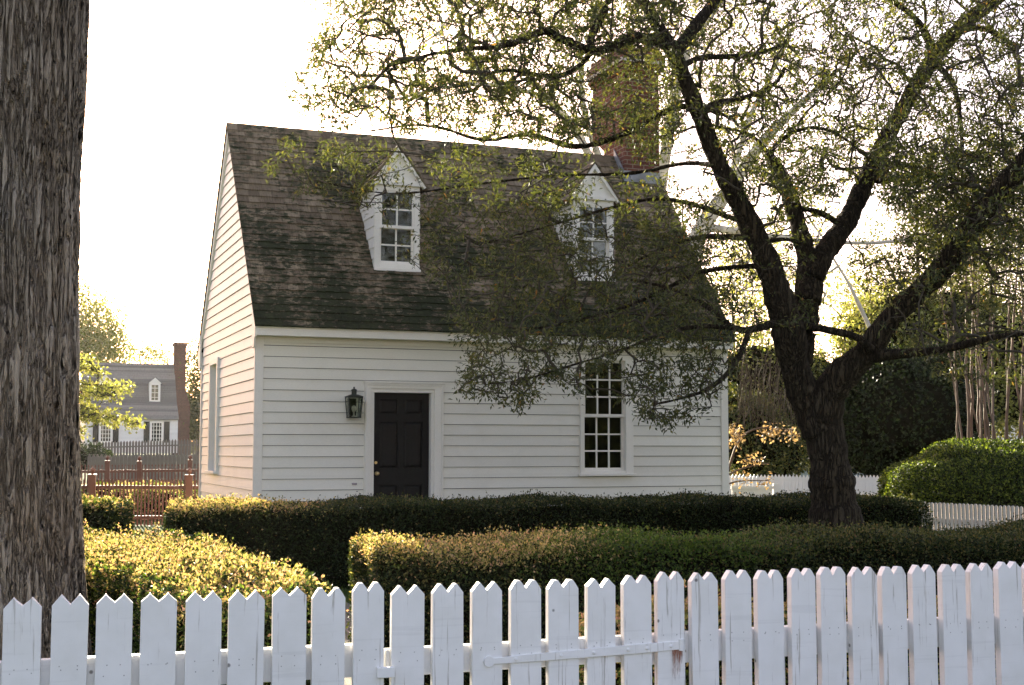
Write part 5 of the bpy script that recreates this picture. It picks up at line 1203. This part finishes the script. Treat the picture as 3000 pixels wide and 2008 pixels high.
def orange_tree():
    rng = np.random.default_rng(95); Y = 26.0; o = np.array([*atz(1650, 1100, Y)[:2], 0.]); t = thing('small_tree', 'small tree with glowing orange leaves at the cottage\'s right corner', 'tree', tuple(o))
    limbs_ = [zl(l) for l in ([(1640, 1160, Y, 8), (1665, 1080, Y, 7), (1690, 1000, Y, 5), (1740, 975, Y, 4), (1820, 985, Y, 2)], [(1660, 1090, Y, 5), (1700, 1070, Y, 4), (1760, 1060, Y, 2)], [(1660, 1110, Y, 5), (1690, 1100, Y, 3), (1760, 1100, Y, 2)])]
    limbs_ = [([p-o for p in P], R) for P, R in limbs_]
    pol = [([(1672, 965), (1700, 975), (1695, 1020), (1672, 1020)], 26), ([(1740, 978), (1825, 985), (1825, 1003), (1745, 1000)], 30), ([(1700, 1040), (1760, 1050), (1740, 1065), (1700, 1060)], 10), ([(1680, 1080), (1770, 1090), (1760, 1120), (1690, 1110)], 12)]
    T_ = np.concatenate([np.array([atz(x, y, Y+rng.uniform(-.5, .5)) for x, y in sample_poly(p, n, rng)]) for p, n in pol])-o
    a, bb, q0, q1, tp, td, ww = grow(limbs_, T_, rng, .12, tipr=.004); V, Fq = seg_mesh(a, bb, q0, q1, 4); npmesh('branches', V, Fq, M['tanbark'], t)
    b = MB(); [b.tube(*smooth_path(P, R), 6) for P, R in limbs_]; b.build('trunk', M['tanbark'], t, smooth=True)
    V, Fq = rosettes(tp, td, 6, .075, .05, rng, .06, .2); npmesh('crown', V, Fq, M['lf_orange'], t)
orange_tree()
# a parked car glimpsed past the boxwood, and a pale house beyond the stems
def car():
    p = atz(1998, 1085, 37.5); t = thing('parked_car', 'pale blue parked car glimpsed between the dark shrub and the boxwood', 'car', (p[0]+.6, 41.5, float(gh(0, 41.5))), .1)
    paint = mat_plain('car_paint', (.30, .38, .42), .25, 3, .05, .0); b = MB()
    pr = [(-2.1, .35), (2.1, .35), (2.15, .7), (1.9, .85), (1.1, .95), (.5, 1.38), (-1.0, 1.40), (-1.7, .98), (-2.15, .9)]
    b.prism([(x, -.85, z) for x, z in pr], (0, 1.7, 0)); b.build('body', paint, t, bevel=.06)
    g = MB(); g.prism([(x, -.86, z) for x, z in [(.95, .97), (.45, 1.32), (-.95, 1.33), (-1.5, 1.0)]], (0, 1.72, 0)); g.prism([(1.06, -.7, .985), (.52, -.7, 1.365), (.50, -.7, 1.39), (1.1, -.7, .99)], (0, 1.4, 0)); g.build('window', M['glass'], t)
    for x in (-1.35, 1.35):
        for y in (-.86, .70):
            q = MB(); q.tube([(x, y, .32), (x, y+.16, .32)], .32, 20); wl = q.build('wheel', M['door'], t); q = MB(); q.tube([(x, y-.01, .32), (x, y+.17, .32)], .18, 14); q.build('rim', M['flash'], wl)
car()
def pale_house():
    p = atz(2290, 985, 75); t = thing('pale_house', 'pale distant house glimpsed low between the tan stems', 'house', (p[0], 75, float(gh(0, 75)))); b = MB()
    b.box(-5, 6, 0, 6, 0, 2.2); b.build('wall', M['white'], t); b = MB(); b.prism([(-5.3, -.3, 2.2), (-5.3, 6.3, 2.2), (-5.3, 3, 4.9)], (11.6, 0, 0)); b.build('roof', M['shingle2'], t)
    for x in (-3.5, -1, 2, 4.3): b = MB(); b.box(x-.4, x+.4, -.02, .05, .8, 1.9); b.build('window', M['door'], t)
pale_house()
bgtree('broadleaf_tree', 'airy olive tree filling the sky behind the right limb of the oak', B(2150, 52), [C(2130, 560, 52, 2.6, 3, 3.4, 2), C(2250, 620, 53, 3.0, 3, 3.6, 2), C(2330, 480, 54, 3, 3, 4, 2), C(2200, 400, 54, 3, 3, 3, 1), C(2010, 640, 52, 1.6, 2, 1.8, 1), C(2280, 720, 53, 3, 3, 3, 2)], 24000, (.15, .09), 'lf_olive', 'twig', .2, 35, cl=.3, ntw=260)
bgtree('broadleaf_tree', 'small sunlit tree seen between the two left limbs of the oak', B(1720, 46), [C(1700, 700, 46, 1.5, 1.5, 1.6, 2), C(1960, 690, 47, 1.0, 1.2, 1.1, 1), C(1650, 620, 46, 1.3, 1.5, 1.5, 1), C(1790, 640, 46, 1.0, 1.5, 1.4, 1), C(1740, 560, 46, 1.2, 1.5, 1.3, 1)], 6500, (.13, .08), 'lf_yel', 'twig', .12, 36, cl=.3, ntw=160)
# distant wood closing the horizon
def wood(name, label, x0, x1, Y, h, n, mat, seed):
    rng = np.random.default_rng(seed); X = rng.uniform(x0, x1, n); hh = h*(.65+.2*np.sin(X*.13+seed)+.15*np.sin(X*.41+seed*2)+.1*np.sin(X*1.1))
    P = np.column_stack([X, Y+rng.uniform(-5, 5, n), gh(0, Y)+hh*rng.random(n)**.8]); V, Fq = leafquads(P, rdir(n, rng), rdir(n, rng), rng.uniform(.4, 1.0, n), rng.uniform(.3, .6, n))
    o = npmesh(name, V, Fq, M[mat]); props(o, label, 'woodland', kind='stuff')
wood('distant_wood', 'low line of distant trees along the horizon', -120, 120, 165, 5.5, 26000, 'lf_olive', 3)
def added_wood(label, p0, p1, h, n, seed, mat='lf_hedge'):  # rows out of view, added to block sky light and darken pane reflections
    rng = np.random.default_rng(seed); f = rng.random(n); p0 = np.array(p0, float); p1 = np.array(p1, float); L = np.linalg.norm(p1-p0)
    X = p0+np.outer(f, p1-p0)+rng.normal(size=(n, 2))*1.6; u = f*L; hh = h*(.7+.18*np.sin(u*.33+seed)+.12*np.sin(u*.9+seed*2)); P = np.column_stack([X, hh*rng.random(n)**.85])
    V, Fq = leafquads(P, rdir(n, rng), rdir(n, rng), rng.uniform(.35, .8, n), rng.uniform(.25, .5, n)); props(npmesh('woodland', V, Fq, M[mat]), label, 'woodland', kind='stuff')
added_wood('unseen tree row added behind the viewer to darken reflections and fill light', (-45, -26), (45, -23), 5.5, 10000, 5)
added_wood('unseen tall trees added right of the viewer to darken the cottage window reflections', (17, 11), (36, -24), 8.5, 12000, 7, 'lf_olive')
added_wood('unseen tree line added left of the cottage garden to dim the gable', (-14, -2), (-21, 34), 7.5, 9000, 6)
# grass tufts near the hedge feet and the fence
def grass():
    rng = np.random.default_rng(2); n = 26000; X = rng.uniform(-4, 6, n); Y = rng.uniform(5.0, 17, n)
    P = np.column_stack([X, Y, np.zeros(n)]); D = rdir(n, rng)*.5+np.array([0, 0, 1]); V, Fq = leafquads(P, D, rdir(n, rng), rng.uniform(.03, .09, n), np.full(n, .006))
    props(npmesh('grass', V, Fq, M['lf_fresh']), 'short green grass around the hedges', 'grass', kind='stuff')
grass()

def haze():
    m, nt, out = newmat('haze'); v = nt.nodes.new('ShaderNodeVolumePrincipled'); nt.links.new(v.outputs[0], out.inputs['Volume'])
    v.inputs['Color'].default_value = (.98, .97, .95, 1); v.inputs['Density'].default_value = HAZE; v.inputs['Anisotropy'].default_value = .6
    b = MB(); b.box(-150, 150, -35, 190, -1.2, 42); o = b.build('haze', m); o['kind'] = 'stuff'; o['label'] = 'thin bright evening haze over the gardens'
HAZE = .00006
haze()
